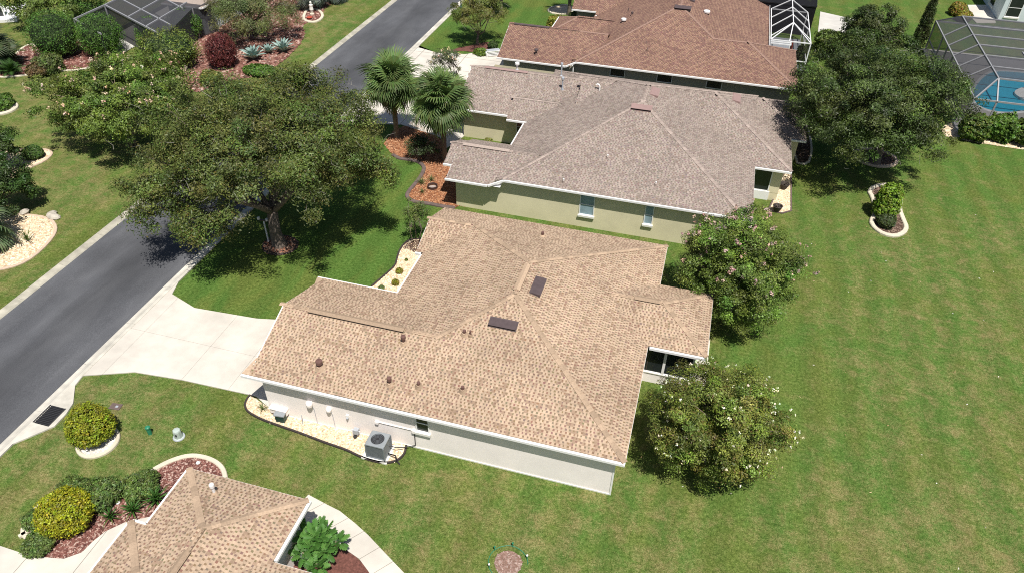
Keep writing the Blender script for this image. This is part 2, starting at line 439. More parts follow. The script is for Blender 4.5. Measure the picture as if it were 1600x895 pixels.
ROAD_L, ROAD_R, KERB_W = -32.19, -25.95, .53
def build_ground():
    mb = MB(); mb.add([(-260, -140, 0), (260, -140, 0), (260, 320, 0), (-260, 320, 0)], [(0, 1, 2, 3)])
    structure('lawn', mb, M['lawn'], 'mown green lawn with dry tan patches around the houses')
    mb = MB(); xs = np.linspace(ROAD_L, ROAD_R, 9); vs = []
    for y in (-40, 200):
        for x in xs:
            u = (x - ROAD_L) / (ROAD_R - ROAD_L) * 2 - 1; vs.append((x, y, .022 + .05 * (1 - u * u)))
    mb.add(vs, [(i, i + 1, 9 + i + 1, 9 + i) for i in range(8)])
    structure('road', mb, M['asphalt'], 'dark grey asphalt street running between the lawns', smooth=True)
    # kerbs: cast in three metre lengths
    def kerb_mesh(nm, mat):
        prof = [(0, .0), (0, .026), (.16, .016), (.30, .05), (.38, .085), (.50, .085), (KERB_W, .07), (KERB_W, 0)]
        mb = MB(); L = 3.03 - .012
        vs = [(x, y, z) for y in (0, L) for x, z in prof]; n = len(prof)
        mb.add(vs, [(i, n + i, n + i + 1, i + 1) for i in range(n - 1)] + [tuple(range(n)), tuple(range(2 * n - 1, n - 1, -1))])
        me = mb.mesh(nm); me.materials.append(mat); return me
    for side in (0, 1):
        k = empty('kerb', ((ROAD_L if side else ROAD_R), 0, 0)); k['kind'] = 'structure'
        k['label'] = ('weathered concrete kerb along the far edge of the street', 'pale concrete kerb along the near edge of the street')[1 - side]
        me = kerb_mesh('kerb_segment', M['kerb_old'] if side else M['kerb'])
        for i in range(-3, 33):
            link('kerb_segment', me, None, k, loc=(0, i * 3.03 + (3.02 if side else 0), .002), rot=(0, 0, math.pi if side else 0))

    # main driveway, slabs cut by control joints
    D = [(-25.47, 24.95)] + [(-25.12, 23.81), (-23.32, 23.18), (-19.84, 23.37)] + [(-15.6, 24.25), (-15.6, 17.95)] + [(-17.03, 18.67), (-20.91, 18.58), (-23.29, 18.38), (-25.41, 17.51), (-25.32, 16.90), (-25.32, 16.66)] + [(-25.47, 16.2)]
    D = ccw(D)
    drive = empty('driveway', (0, 0, 0)); drive['kind'] = 'structure'; drive['label'] = 'pale concrete driveway leading to the tan roofed house garage'
    mb = MB(); mb.add([(x, y, .012) for x, y in D], [tuple(range(len(D)))]); mb.build('joint_bed', M['joint'], drive)
    xc = sorted([[(-20.87, 23.06), (-20.94, 18.59)][0][0], [(-18.46, 21.06)][0][0], [(-24.42, 21.58)][0][0] - .2])
    bounds = [-30] + xc + [0]; ym = [(-20.95, 20.92)][0][1]; g = .006; k = 0
    for i in range(len(bounds) - 1):
        for lo, hi in ((0, ym), (ym, 40)):
            p = clip(clip(clip(clip(D, -1, 0, -bounds[i] - g), 1, 0, bounds[i + 1] - g), 0, -1, -lo - g), 0, 1, hi - g)
            if len(p) < 3: continue
            MB().prism(p, 0, .052).build('slab', M['concrete'], drive); k += 1

    # the far driveway in front of the brown roofed house and the one by the palms
    P1 = ccw([(-25.4, 60.6)] + [(-25.47, 60.12), (-23.23, 59.42), (-20.80, 59.90), (-19.24, 61.19), (-18.49, 60.34)] + [(-15.6, 62.0), (-15.6, 55.0), (-21.0, 54.6), (-25.4, 53.2)])
    d2 = empty('driveway', (0, 0, 0)); d2['kind'] = 'structure'; d2['label'] = 'pale concrete driveway in front of the brown roofed house'
    mb = MB(); mb.add([(x, y, .012) for x, y in P1], [tuple(range(len(P1)))]); mb.build('joint_bed', M['joint'], d2)
    bx, by = [-30, -24.6, -20.6, 0], [0, 56.3, 59.2, 90]
    for i in range(3):
        for j in range(3):
            p = clip(clip(clip(clip(P1, -1, 0, -bx[i] - .03), 1, 0, bx[i + 1] - .03), 0, -1, -by[j] - .03), 0, 1, by[j + 1] - .03)
            if len(p) >= 3: MB().prism(p, 0, .052).build('slab', M['concrete'], d2)
    P2 = ccw([(-25.4, 52.2), (-16.0, 52.2), (-16.0, 45.2), (-16.6, 43.2), (-17.6, 44.6), (-21.0, 45.6), (-25.4, 44.6)])
    d3 = empty('driveway', (0, 0, 0)); d3['kind'] = 'structure'; d3['label'] = 'concrete driveway behind the palms before the grey roofed house'
    for a, b_ in ((-30, -21.1), (-21.1, 0)):
        p = clip(clip(P2, -1, 0, -a - .02), 1, 0, b_ - .02); MB().prism(p, 0, .05).build('slab', M['concrete'], d3)

    # concrete by the small hipped house at the bottom of the picture
    W = ccw([(-12.21, 14.58), (-11.23, 14.36), (-10.67, 14.25), (-9.82, 13.90), (-9.16, 13.59), (-8.30, 13.11), (-6.91, 12.35), (-8.00, 11.85), (-8.55, 12.24), (-9.07, 12.59), (-9.60, 12.76), (-10.37, 13.04), (-11.16, 13.01), (-12.06, 13.17), (-12.46, 13.65)])
    wk = empty('garden_path', (0, 0, 0)); wk['kind'] = 'structure'; wk['label'] = 'curving pale concrete path beside the leafy philodendron'
    cuts = [(-11.45, 14.37), (-10.42, 13.80), (-9.56, 13.47), (-8.75, 12.96), (-8.05, 12.54)]
    bnd = []
    d0 = Vector((.78, -.62)).normalized()
    ds = [-99] + [d0.x * c[0] + d0.y * c[1] for c in cuts] + [99]
    mb = MB(); mb.add([(x, y, .012) for x, y in W], [tuple(range(len(W)))]); mb.build('joint_bed', M['joint'], wk)
    for a, b_ in zip(ds[:-1], ds[1:]):
        p = clip(clip(W, -d0.x, -d0.y, -a - .012), d0.x, d0.y, b_ - .012)
        if len(p) >= 3: MB().prism(p, 0, .052).build('slab', M['concrete'], wk)
    W2 = ccw([(-23.09, 9.32), (-22.19, 9.31), (-21.02, 9.29), (-20.24, 9.39), (-19.53, 9.54), (-19.08, 9.94), (-19.01, 10.43), (-18.84, 10.93), (-18.40, 11.46), (-17.52, 12.02), (-15.91, 11.76), (-13.95, 8.95), (-20.74, 6.98)])
    w2 = empty('garden_path', (0, 0, 0)); w2['kind'] = 'structure'; w2['label'] = 'pale concrete entry walk under the lower left red mulch bed'
    c2 = [(-20.98, 8.64), (-20.87, 9.28), (-18.81, 9.86)]
    mb = MB(); mb.add([(x, y, .012) for x, y in W2], [tuple(range(len(W2)))]); mb.build('joint_bed', M['joint'], w2)
    for a, b_ in ((-90, c2[1][0]), (c2[1][0], c2[2][0]), (c2[2][0], 90)):
        p = clip(clip(W2, -1, 0, -a - .012), 1, 0, b_ - .012)
        if len(p) >= 3: MB().prism(p, 0, .05).build('slab', M['concrete'], w2)

def bed(name, label, poly, mat, z=.03, edge=None, ew=.12, eh=.08, smooth=1, open_line=None, chip=None):
    p = smooth_poly(ccw(poly), smooth) if smooth else ccw(poly)
    o = sheet(name, p, z, mat, label)
    if edge is not None:
        if open_line: edging(smooth_line(open_line, 2), ew, eh, edge, o)
        else: edging(p, ew, eh, edge, o, closed=True)
    if chip: chips('chips', p, chip[0], chip[1], chip[2], M['chip'], o, z + .005, seed=len(label) + int(chip[0]), long=chip[3] if len(chip) > 3 else 1)
    return o, p

STONE = [(.66, .53, .36), (.74, .61, .43), (.56, .42, .27), (.78, .68, .52), (.46, .33, .21)]
ORANGE = [(.30, .125, .055), (.38, .18, .09), (.20, .075, .035), (.45, .26, .15), (.13, .055, .032)]
REDM = [(.15, .06, .047), (.20, .085, .07), (.10, .042, .035), (.30, .16, .13), (.42, .30, .25)]
BROWN = [(.10, .065, .05), (.07, .042, .033), (.15, .10, .075), (.24, .17, .13)]
def build_beds():
    L1 = [(-15.26, 27.45), (-14.98, 28.53), (-14.74, 29.51), (-14.90, 30.11), (-15.05, 30.76), (-15.08, 31.21), (-15.05, 31.66), (-14.91, 32.06), (-14.58, 32.27), (-14.17, 32.35)]
    o, p = bed('gravel_bed', 'pale stone bed with small shrubs beside the entry', L1 + [(-12.35, 31.9), (-11.95, 31.9), (-11.95, 24.1), (-14.0, 24.1)], M['gravel_bed'], edge=M['edging_dark'], ew=.10, eh=.10, smooth=0, open_line=L1, chip=(260, .045, STONE))
    m = [(-15.00, 31.10), (-14.95, 31.58), (-14.79, 31.96), (-14.47, 32.19), (-14.09, 32.24), (-13.96, 31.29), (-14.06, 30.94), (-14.55, 31.17)]
    sheet('mulch_patch', smooth_poly(ccw(m), 1), .05, M['mulch_brown'], 'dark mulch patch at the foot of the young tree')
    L2 = [(-17.32, 18.65), (-17.32, 18.30), (-17.21, 18.02), (-16.94, 17.76), (-16.25, 17.56), (-15.56, 17.46), (-14.12, 17.33), (-12.88, 17.16), (-11.71, 17.06), (-11.20, 16.93), (-10.65, 16.85), (-9.93, 16.86), (-9.46, 17.11), (-9.28, 17.55), (-9.39, 18.00)]
    bed('gravel_bed', 'pale stone bed along the white side wall under the air conditioner', L2 + [(-9.2, 18.15), (-15.9, 18.15)], M['gravel_bed'], edge=M['edging_dark'], ew=.09, eh=.09, smooth=0, open_line=L2, chip=(300, .04, STONE))
    # grey roofed house, orange mulch
    L3 = [(-13.48, 36.09), (-14.45, 36.02), (-15.23, 36.09), (-15.89, 36.00), (-16.49, 36.09), (-16.92, 36.51), (-16.98, 37.22), (-16.92, 37.90), (-16.90, 39.18), (-17.08, 40.23), (-17.72, 40.80), (-18.59, 40.90), (-19.19, 40.81), (-19.82, 41.17)]
    bed('mulch_bed', 'orange bark bed with fire ring beside the grey roofed house', L3 + [(-21.08, 42.52), (-21.19, 44.54), (-20.20, 46.47)] + [(-17.3, 44.2), (-16.4, 42.6), (-13.0, 42.6), (-11.0, 43.6), (-11.0, 36.6), (-13.4, 36.45)], M['mulch_orange'], edge=M['edging_grey'], ew=.26, eh=.12, smooth=0, open_line=L3, chip=(330, .034, ORANGE, 1.8))
    # kidney bed in the back lawn
    K = [(11.63, 42.19), (12.03, 43.24), (12.05, 44.25), (12.03, 45.24), (11.86, 45.96), (12.29, 46.77), (13.27, 47.32), (13.71, 46.29), (13.76, 45.41), (13.52, 44.31), (13.62, 42.98), (13.71, 42.20), (13.47, 41.49), (12.90, 40.93), (12.25, 40.97), (11.79, 41.47)]
    bed('mulch_bed', 'keyhole shaped brown bed with cream edging in the back lawn', K, M['mulch_brown'], edge=M['edging'], ew=.28, eh=.14, chip=(160, .05, BROWN, 1.4))
    t = [(12.7 + 1.45 * math.cos(a), 50.9 + 1.25 * math.sin(a)) for a in np.linspace(0, 2 * math.pi, 20)[:-1]]
    bed('mulch_bed', 'edged round bed at the foot of the right oak', t, M['mulch_brown'], edge=M['edging_pink'], ew=.25, eh=.14, chip=(120, .05, BROWN, 1.4))
    # oak ring
    c = [(-21.88, 29.40)][0]
    t = [(c[0] + 1.02 * math.cos(a), c[1] + .92 * math.sin(a)) for a in np.linspace(0, 2 * math.pi, 22)[:-1]]
    bed('mulch_bed', 'round bark bed around the big oak trunk', t, M['mulch_brown'], z=.05, edge=M['edging_dark'], ew=.08, eh=.09, chip=(220, .06, BROWN + [(.30, .13, .08)], 1.8))
    # white stone ring round the clipped shrub
    c = [(-22.06, 14.44)][0]
    t = [(c[0] + .80 * math.cos(a), c[1] + .80 * math.sin(a)) for a in np.linspace(0, 2 * math.pi, 22)[:-1]]
    bed('gravel_bed', 'white pebble ring under the clipped golden shrub near the drain', t, M['concrete'], edge=M['edging'], ew=.16, eh=.12, chip=(300, .03, [(.75, .73, .70), (.6, .58, .55)]))
    # red mulch bed by the bottom left house
    arc = [(-19.02, 13.55), (-18.77, 14.09), (-18.36, 14.60), (-17.86, 14.94), (-17.23, 15.02), (-16.64, 14.94), (-16.15, 14.70), (-15.82, 14.33)]
    LB = [(-21.41, 9.84), (-21.85, 10.00), (-22.12, 10.71), (-22.03, 11.33), (-21.55, 12.00), (-20.66, 12.58), (-19.57, 12.93)]
    bed('mulch_bed', 'red mulch bed with cream edging at the lower left house', LB + arc + [(-13.3, 12.6), (-15.3, 12.5), (-15.4, 10.0)] + [(-17.54, 12.02), (-18.42, 11.46), (-18.86, 10.93), (-19.03, 10.43), (-19.10, 9.94), (-19.55, 9.54), (-20.27, 9.38)], M['mulch_red'], edge=M['edging'], ew=.20, eh=.13, smooth=0, open_line=LB + arc, chip=(300, .035, REDM, 1.6))
    sheet('mulch_patch', smooth_poly(ccw([(-11.74, 13.07), (-10.34, 12.97), (-9.61, 12.76), (-9.08, 12.59), (-8.50, 12.23), (-7.98, 11.81), (-11.31, 10.84), (-11.96, 12.38)]), 1), .035, M['mulch_red'], 'red mulch under the philodendron beside the path')
    # beds across the street
    A = [(-45.14, 34.02), (-44.51, 34.32), (-43.15, 34.76), (-42.49, 34.62), (-42.11, 34.31), (-41.92, 33.39), (-42.19, 32.55), (-42.29, 31.78), (-41.97, 30.48), (-42.20, 28.87), (-44.03, 28.70), (-47.37, 31.93), (-46.73, 33.43)]
    bed('gravel_bed', 'pale stone bed with one low mound shrub across the street', A, M['gravel_bed'], edge=M['edging_pink'], ew=.16, eh=.08, chip=(170, .06, STONE))
    B = [(-35.42, 22.89), (-34.74, 23.58), (-34.56, 24.51), (-34.74, 25.68), (-35.05, 26.59), (-35.51, 27.21), (-36.31, 27.74), (-37.38, 27.85), (-39.01, 27.57), (-40.01, 26.18), (-39.48, 24.30), (-37.03, 21.93)]
    bed('gravel_bed', 'tan stone bed with a spiky plant beside the street', B, M['gravel_bed'], edge=M['edging_pink'], ew=.18, eh=.08, chip=(180, .06, STONE))
    C = [(-51.36, 37.51), (-50.19, 38.10), (-49.81, 38.56), (-49.81, 39.24), (-50.14, 39.71), (-51.24, 40.30), (-52.07, 40.04), (-53.27, 39.42)]
    bed('mulch_bed', 'stone rimmed planting bed at the left edge of the lawn', C, M['mulch_brown'], edge=M['edging'], ew=.3, eh=.16)
    Dd = [(-56.41, 43.20), (-54.57, 43.93), (-53.48, 44.81), (-51.99, 45.98), (-50.18, 46.84), (-49.60, 48.45), (-53.60, 53.37), (-55.56, 52.40), (-54.26, 49.32), (-55.25, 48.55), (-58.15, 50.25), (-58.72, 49.75), (-57.76, 47.28), (-59.25, 46.06)]
    bed('mulch_bed', 'red brown mulch bed around the clipped round shrubs', Dd, M['mulch_red'], edge=M['edging'], ew=.18, eh=.1, chip=(40, .08, REDM, 1.6))
    E = [(-38.66, 45.28), (-37.78, 48.37), (-35.86, 50.07), (-35.20, 53.11), (-35.76, 57.06), (-36.47, 59.83), (-38.14, 61.93), (-37.56, 63.42), (-37.35, 65.01), (-38.47, 67.21), (-37.46, 71.80), (-43.79, 72.39), (-46.10, 67.16), (-46.18, 59.28), (-47.52, 56.21), (-44.83, 51.47), (-40.83, 47.13)]
    bed('mulch_bed', 'pinkish mulch border with agaves along the far lawn', E, pm('pink_mulch', (.20, .105, .075), .4, 8, .95, .7, 20), chip=(30, .09, REDM, 1.6))
    F = [(-38.81, 63.57), (-37.98, 62.91), (-37.19, 62.98), (-37.02, 63.97), (-37.43, 65.17), (-38.60, 66.36), (-39.72, 66.19)]
    bed('mulch_bed', 'cream edged red bed holding a small statue', F, M['mulch_red'], z=.045, edge=M['edging'], ew=.28, eh=.14)
    # little round bed at the bottom and the bare spots
    c = [(-3.69, 14.00)][0]
    t = [(c[0] + .52 * math.cos(a), c[1] + .50 * math.sin(a)) for a in np.linspace(0, 2 * math.pi, 18)[:-1]]
    bed('mulch_bed', 'small round pinkish mulch spot in the lower lawn', t, pm('pale_pink_mulch', (.22, .14, .11), .3, 12, .95, .6, 25), z=.02, chip=(420, .028, [(.27, .17, .14), (.20, .12, .09), (.36, .27, .23)], 1.5))
    # patio strip by the grey house
    bed('gravel_bed', 'cream stone strip beside the grey house sunroom', [(6.15, 43.1), (7.05, 42.6), (7.15, 40.6), (6.2, 40.2), (5.6, 41.3), (5.6, 43.0)] , M['gravel_bed'], chip=(150, .04, STONE)) if False else None
    G = [(6.03, 44.16), (6.38, 47.29), (6.98, 47.75), (6.89, 42.04), (6.34, 41.57), (5.48, 41.61)]
    bed('gravel_bed', 'cream stone strip with two pots beside the grey house', G, M['gravel_bed'], edge=M['edging_grey'], ew=.1, eh=.08, smooth=0, chip=(220, .04, STONE))
    G2 = [(7.16, 48.46), (7.28, 55.14), (8.05, 55.95), (8.42, 52.79), (8.42, 50.28), (8.10, 48.47)]
    bed('mulch_bed', 'dark planting strip at the back corner of the grey house', G2, M['mulch_brown'], edge=M['edging'], ew=.16, eh=.1, chip=(80, .06, BROWN, 1.5))
    G3 = [(18.04, 56.13), (18.69, 55.81), (20.39, 55.62), (24.16, 55.39), (25.71, 58.22), (22.39, 59.01), (19.21, 58.91), (18.07, 57.43)]
    bed('gravel_bed', 'tan stone border below the pool hedge', G3, M['gravel_bed'], chip=(60, .07, STONE))
    H = [(-16.53, 73.30), (-16.36, 74.58), (-14.77, 75.94), (-13.90, 73.77), (-14.46, 72.98), (-15.63, 72.60)]
    bed('gravel_bed', 'cream edged bed beside the brown house porch', H, M['gravel_bed'], edge=M['edging'], ew=.2, eh=.12)
    I = [(-22.19, 60.05), (-21.47, 60.60), (-19.96, 60.62), (-18.81, 61.78), (-18.72, 63.11), (-19.92, 63.38), (-21.03, 62.03), (-22.10, 61.03)]
    bed('mulch_bed', 'narrow planted strip between far lawn and driveway', I, M['mulch_red'])

build_ground(); build_beds()
def litter():
    o = chips('fallen_leaves', [(-6, 8), (30, 8), (30, 46), (8, 46), (1.5, 24), (-6, 17)], .16, .024, [(.62, .58, .48), (.50, .38, .22), (.38, .26, .13), (.70, .68, .62)], M['chip'], None, .02, 77, .2, 1.6)
    tag(o, 'scattered fallen leaves and petals on the back lawn', 'leaves', None, 'stuff')
litter()

# ------------------------------------------------------------------ houses
class Block:
    def __init__(s, x0, x1, y0, y1, ze, sl, gables='', clipbox=None):
        s.x0, s.x1, s.y0, s.y1, s.ze, s.sl = x0, x1, y0, y1, ze, sl
        s.sides = [k for k in 'FBLR' if k not in gables]
        s.cb = clipbox or (x0, x1, y0, y1)
    def dist(s, k, x, y): return {'F': y - s.y0, 'B': s.y1 - y, 'L': x - s.x0, 'R': s.x1 - x}[k]
    def h(s, x, y):
        a, b, c, d = s.cb
        if x < a - 1e-6 or x > b + 1e-6 or y < c - 1e-6 or y > d + 1e-6: return -9
        return s.ze + s.sl * min(s.dist(k, x, y) for k in s.sides)
    def plane(s, k):
        a, b, c, d = s.cb; p = [(a, c), (b, c), (b, d), (a, d)]
        lin = {'F': (0, 1, -s.y0), 'B': (0, -1, s.y1), 'L': (1, 0, -s.x0), 'R': (-1, 0, s.x1)}
        A = lin[k]
        for o in s.sides:
            if o == k: continue
            B = lin[o]; p = clip(p, A[0] - B[0], A[1] - B[1], B[2] - A[2])
            if len(p) < 3: return []
        return p

def roof_deck(blocks, mat, parent, thick=.06):
    mb = MB()
    for i, b in enumerate(blocks):
        dz = .004 * i
        for k in b.sides:
            p = b.plane(k)
            if len(p) < 3: continue
            p = ccw(p); zs = [b.ze + b.sl * b.dist(k, x, y) - dz for x, y in p]
            n = len(p)
            mb.add([(x, y, z) for (x, y), z in zip(p, zs)] + [(x, y, z - thick) for (x, y), z in zip(p, zs)],
                   [tuple(range(n)), tuple(range(2 * n - 1, n - 1, -1))] + [(j, n + j, n + (j + 1) % n, (j + 1) % n) for j in range(n)])
    col = {'roof_tan': (.38, .28, .20), 'roof_grey': (.28, .235, .205), 'roof_brown': (.24, .145, .11)}[mat]
    mb.c = [col] * len(mb.v)
    return mb.build('roof', M[mat], parent)

def shingles(blocks, mat, pal, parent, seed=1, exposure=.135, cell=.165, ymax=999, ymin=-99, flare=None):
    """laminated shingles, course by course: raised tabs, recessed dark slots between them"""
    rng = random.Random(seed); V, F, C = [], [], []
    light, mid, dark, slot_lo = pal['light'], pal['mid'], pal['dark'], pal['low']
    def q(a, b, c, d, col):
        n = len(V); V.extend((a, b, c, d)); F.append((n, n + 1, n + 2, n + 3)); C.extend((col,) * 4)
    for bi, b in enumerate(blocks):
        cs = 1 / math.sqrt(1 + b.sl ** 2); eh = exposure * cs
        for k in b.sides:
            p = b.plane(k)
            if len(p) < 3: continue
            ax = 0 if k in 'FB' else 1
            dm = [b.dist(k, x, y) for x, y in p]; d0, d1 = max(0, min(dm)), max(dm)
            du = {'F': (1, 0), 'B': (-1, 0), 'L': (0, -1), 'R': (0, 1)}[k]
            dv = {'F': (0, 1), 'B': (0, -1), 'L': (1, 0), 'R': (-1, 0)}[k]
            base = {'F': (0, b.y0), 'B': (0, b.y1), 'L': (b.x0, 0), 'R': (b.x1, 0)}[k]
            nrm = (-dv[0] * b.sl * cs, -dv[1] * b.sl * cs, cs)
            def P(u, d, t):
                x = base[0] + du[0] * u + dv[0] * d; y = base[1] + du[1] * u + dv[1] * d
                return (x + nrm[0] * t, y + nrm[1] * t, b.ze + b.sl * d + nrm[2] * t)
            nrow = int((d1 - d0) / eh) + 1
            for r in range(nrow):
                a0 = d0 + r * eh; am = min(a0 + eh * .5, d1 - .005)
                us = []
                for i in range(len(p)):
                    A, B = p[i], p[(i + 1) % len(p)]; da, db = b.dist(k, *A), b.dist(k, *B)
                    if (da - am) * (db - am) < 0:
                        t = (am - da) / (db - da); x, y = A[0] + (B[0] - A[0]) * t, A[1] + (B[1] - A[1]) * t
                        us.append((x - base[0]) * du[0] + (y - base[1]) * du[1])
                if len(us) < 2: continue
                u, u1 = min(us), max(us)
                ph = rng.uniform(0, 7); tone = 0; left = 0
                u -= rng.uniform(0, cell)
                while u < u1:
                    if left <= 0:
                        left = rng.uniform(.5, 1.1); tone = rng.random()
                        cl = .5 + .5 * math.sin(u * 1.7 + ph * .3 + r * .45 + bi) * math.sin(u * .6 - r * .31)
                        pb = pal['pb'] * (.35 + 1.5 * cl)
                    w = cell * rng.uniform(.78, 1.25); tw = w * rng.uniform(.50, .66)
                    ua, ub, uc = max(u, min(us)), min(u + tw, u1), min(u + w, u1); u += w; left -= w
                    if uc - ua < .03: continue
                    um = (ua + uc) / 2
                    cx, cy = base[0] + du[0] * um + dv[0] * (a0 + eh * .5), base[1] + du[1] * um + dv[1] * (a0 + eh * .5)
                    if not (ymin < cy < ymax): continue
                    hz = b.ze + b.sl * (a0 + eh * .5); bad = False
                    for oi, o in enumerate(blocks):
                        if oi != bi:
                            oh = o.h(cx, cy)
                            if oh > hz + (1e-4 if oi > bi else -1e-4): bad = True; break
                    if bad: continue
                    j = rng.uniform(.90, 1.08)
                    brown = rng.random() < pb
                    lc = tuple(c * j for c in (mid if brown else light)); a1 = a0 + eh * 1.12
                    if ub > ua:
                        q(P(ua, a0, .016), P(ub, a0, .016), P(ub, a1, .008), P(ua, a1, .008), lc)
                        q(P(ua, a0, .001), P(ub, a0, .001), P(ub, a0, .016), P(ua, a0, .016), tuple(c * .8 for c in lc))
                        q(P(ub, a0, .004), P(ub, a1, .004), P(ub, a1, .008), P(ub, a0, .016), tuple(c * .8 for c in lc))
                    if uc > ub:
                        am2 = a0 + eh * rng.uniform(.36, .5)
                        if brown and rng.random() < .6: lo = tuple(c * j for c in mid)
                        else: lo = tuple(c * j for c in slot_lo)
                        q(P(ub, a0, .010), P(uc, a0, .010), P(uc, am2, .008), P(ub, am2, .008), lo)
                        q(P(ub, am2, .0075), P(uc, am2, .0075), P(uc, a1, .005), P(ub, a1, .005), tuple(c * rng.uniform(.85, 1.15) for c in dark))
    return numpy_mesh('shingles', np.array(V), np.array(F), np.array(C), M[mat], parent, kind='stuff')

def caps(blocks, mat, parent, w=.12, step=.30, vis=None, joined=False):
    """bent cap shingles along every ridge and hip that lies on top of the roof"""
    cache = {}
    def cap_mesh(kind, sl, down):
        key = (kind, round(sl, 3))
        if key in cache: return cache[key]
        mb = MB(); L = step * 1.22
        if kind == 'ridge': dz = sl * w
        else: dz = w * sl * .70
        for a, (z0, z1) in enumerate(((.042, .024),)):
            vs = [(0, -w, z0 - dz), (0, 0, z0 + .006), (0, w, z0 - dz), (L, -w, z1 - dz), (L, 0, z1 + .006), (L, w, z1 - dz),
                  (0, -w, z0 - dz - .02), (0, 0, z0 - .014), (0, w, z0 - dz - .02)]
            mb.add(vs, [(0, 3, 4, 1), (1, 4, 5, 2), (6, 0, 1, 7), (7, 1, 2, 8)])
        me = mb.mesh('ridge_cap'); me.materials.append(M[mat]); cache[key] = me; return me
    segs = []
    for bi, b in enumerate(blocks):
        pl = {k: b.plane(k) for k in b.sides}
        ks = [k for k in b.sides if len(pl[k]) >= 3]
        for i, k in enumerate(ks):
            for k2 in ks[i + 1:]:
                sh = [p for p in pl[k] if any(abs(p[0] - q[0]) < 1e-4 and abs(p[1] - q[1]) < 1e-4 for q in pl[k2])]
                if len(sh) == 2: segs.append((bi, b, sh[0], sh[1], 'ridge' if {k, k2} in ({'F', 'B'}, {'L', 'R'}) else 'hip'))
    n = 0; jm = MB()
    for bi, b, p, q, kind in segs:
        z = lambda s: b.ze + b.sl * min(b.dist(k, *s) for k in b.sides)
        if z(p) > z(q): p, q = q, p
        d = Vector((q[0] - p[0], q[1] - p[1], z(q) - z(p))); L = d.length; d.normalize()
        m = int(L / step)
        yaw = math.atan2(d.y, d.x); pit = -math.asin(d.z)
        rot = Matrix.Rotation(yaw, 3, 'Z') @ Matrix.Rotation(pit, 3, 'Y')
        for i in range(m + 1):
            P = Vector((p[0], p[1], z(p))) + d * (i * step)
            if i == m and L - i * step < step * .4: continue
            mid = P + d * (step * .4)
            if vis and not vis(mid): continue
            sd = Vector((-d.y, d.x, 0)).normalized() * .25
            if max(o.h(mid.x, mid.y) for o in blocks) > mid.z + .01: continue
            if any(max(o.h(mid.x + g * sd.x, mid.y + g * sd.y) for o in blocks) > mid.z - .03 for g in (1, -1)): continue
            if any(oi < bi and abs(o.h(mid.x, mid.y) - mid.z) < .01 for oi, o in enumerate(blocks)): continue
            me = cap_mesh(kind, b.sl, 0)
            if joined:
                jm.add([rot @ Vector(v.co) + P for v in me.vertices], [tuple(f.vertices) for f in me.polygons])
            else: link('ridge_cap', me, None, parent, loc=P, rot=rot.to_euler())
            n += 1
    if joined: jm.build('ridge_caps', M[mat], parent)['kind'] = 'stuff'
    return n

def wall_mesh(outline, z0, z1):
    p = ccw(outline); n = len(p); mb = MB()
    mb.add([(x, y, z0) for x, y in p] + [(x, y, z1) for x, y in p], [(i, (i + 1) % n, n + (i + 1) % n, n + i) for i in range(n)])
    return mb

def gutter(parent, a, b, out, z, w=.11, h=.115, name='gutter'):
    """white box gutter below the drip edge, a to b in plan, out = outward direction"""
    mb = MB(); ox, oy = out
    for (w0, w1, z0, z1, m) in ((.0, w, z - h - .012, z - .012, 'trim'),):
        p = [(a[0] + ox * w0, a[1] + oy * w0), (b[0] + ox * w0, b[1] + oy * w0), (b[0] + ox * w1, b[1] + oy * w1), (a[0] + ox * w1, a[1] + oy * w1)]
        mb.prism(ccw(p), z0, z1)
    g = mb.build(name, M['trim'], parent)
    p = [(a[0] - ox * .05, a[1] - oy * .05), (b[0] - ox * .05, b[1] - oy * .05), (b[0] + ox * (w * .35), b[1] + oy * (w * .35)), (a[0] + ox * (w * .35), a[1] + oy * (w * .35))]
    return g

def rake(parent, a, b, w=.05, h=.16):
    MB().bar((a[0], a[1], a[2] - h / 2 - .01), (b[0], b[1], b[2] - h / 2 - .01), w, h).build('rake_board', M['trim'], parent)

def on_plane(b, k, x, y): return b.ze + b.sl * b.dist(k, x, y)

def slope_rot(k, sl):
    a = math.atan(sl)
    yaw = {'F': 0, 'R': math.pi / 2, 'B': math.pi, 'L': -math.pi / 2}[k]
    return Matrix.Rotation(yaw, 3, 'Z') @ Matrix.Rotation(a, 3, 'X')

def box_vent(parent, b, k, x, y, L=1.2, W=.42, H=.12, mat='vent_dark'):
    """low-profile slant-back attic vent: hood with a dark open front"""
    v = MB(); v.add([(-L / 2, -W / 2, .05), (L / 2, -W / 2, .05), (L / 2, W / 2, .02), (-L / 2, W / 2, .02), (-L / 2, -W / 2, H + .02), (L / 2, -W / 2, H + .02), (L / 2, W / 2, .05), (-L / 2, W / 2, .05)],
                    [(4, 5, 6, 7), (1, 2, 6, 5), (2, 3, 7, 6), (3, 0, 4, 7), (3, 2, 1, 0)])
    v.box(-L / 2 - .03, L / 2 + .03, -W / 2 - .02, W / 2 + .06, .016, .028)
    o = v.build('roof_vent', M[mat], parent, loc=(x, y, on_plane(b, k, x, y)), rot=slope_rot(k, b.sl).to_euler())
    g = MB(); g.box(-L / 2 + .02, L / 2 - .02, -W / 2 + .012, -W / 2 + .03, .03, H); g.build('vent_opening', M['black'], o)
    return o

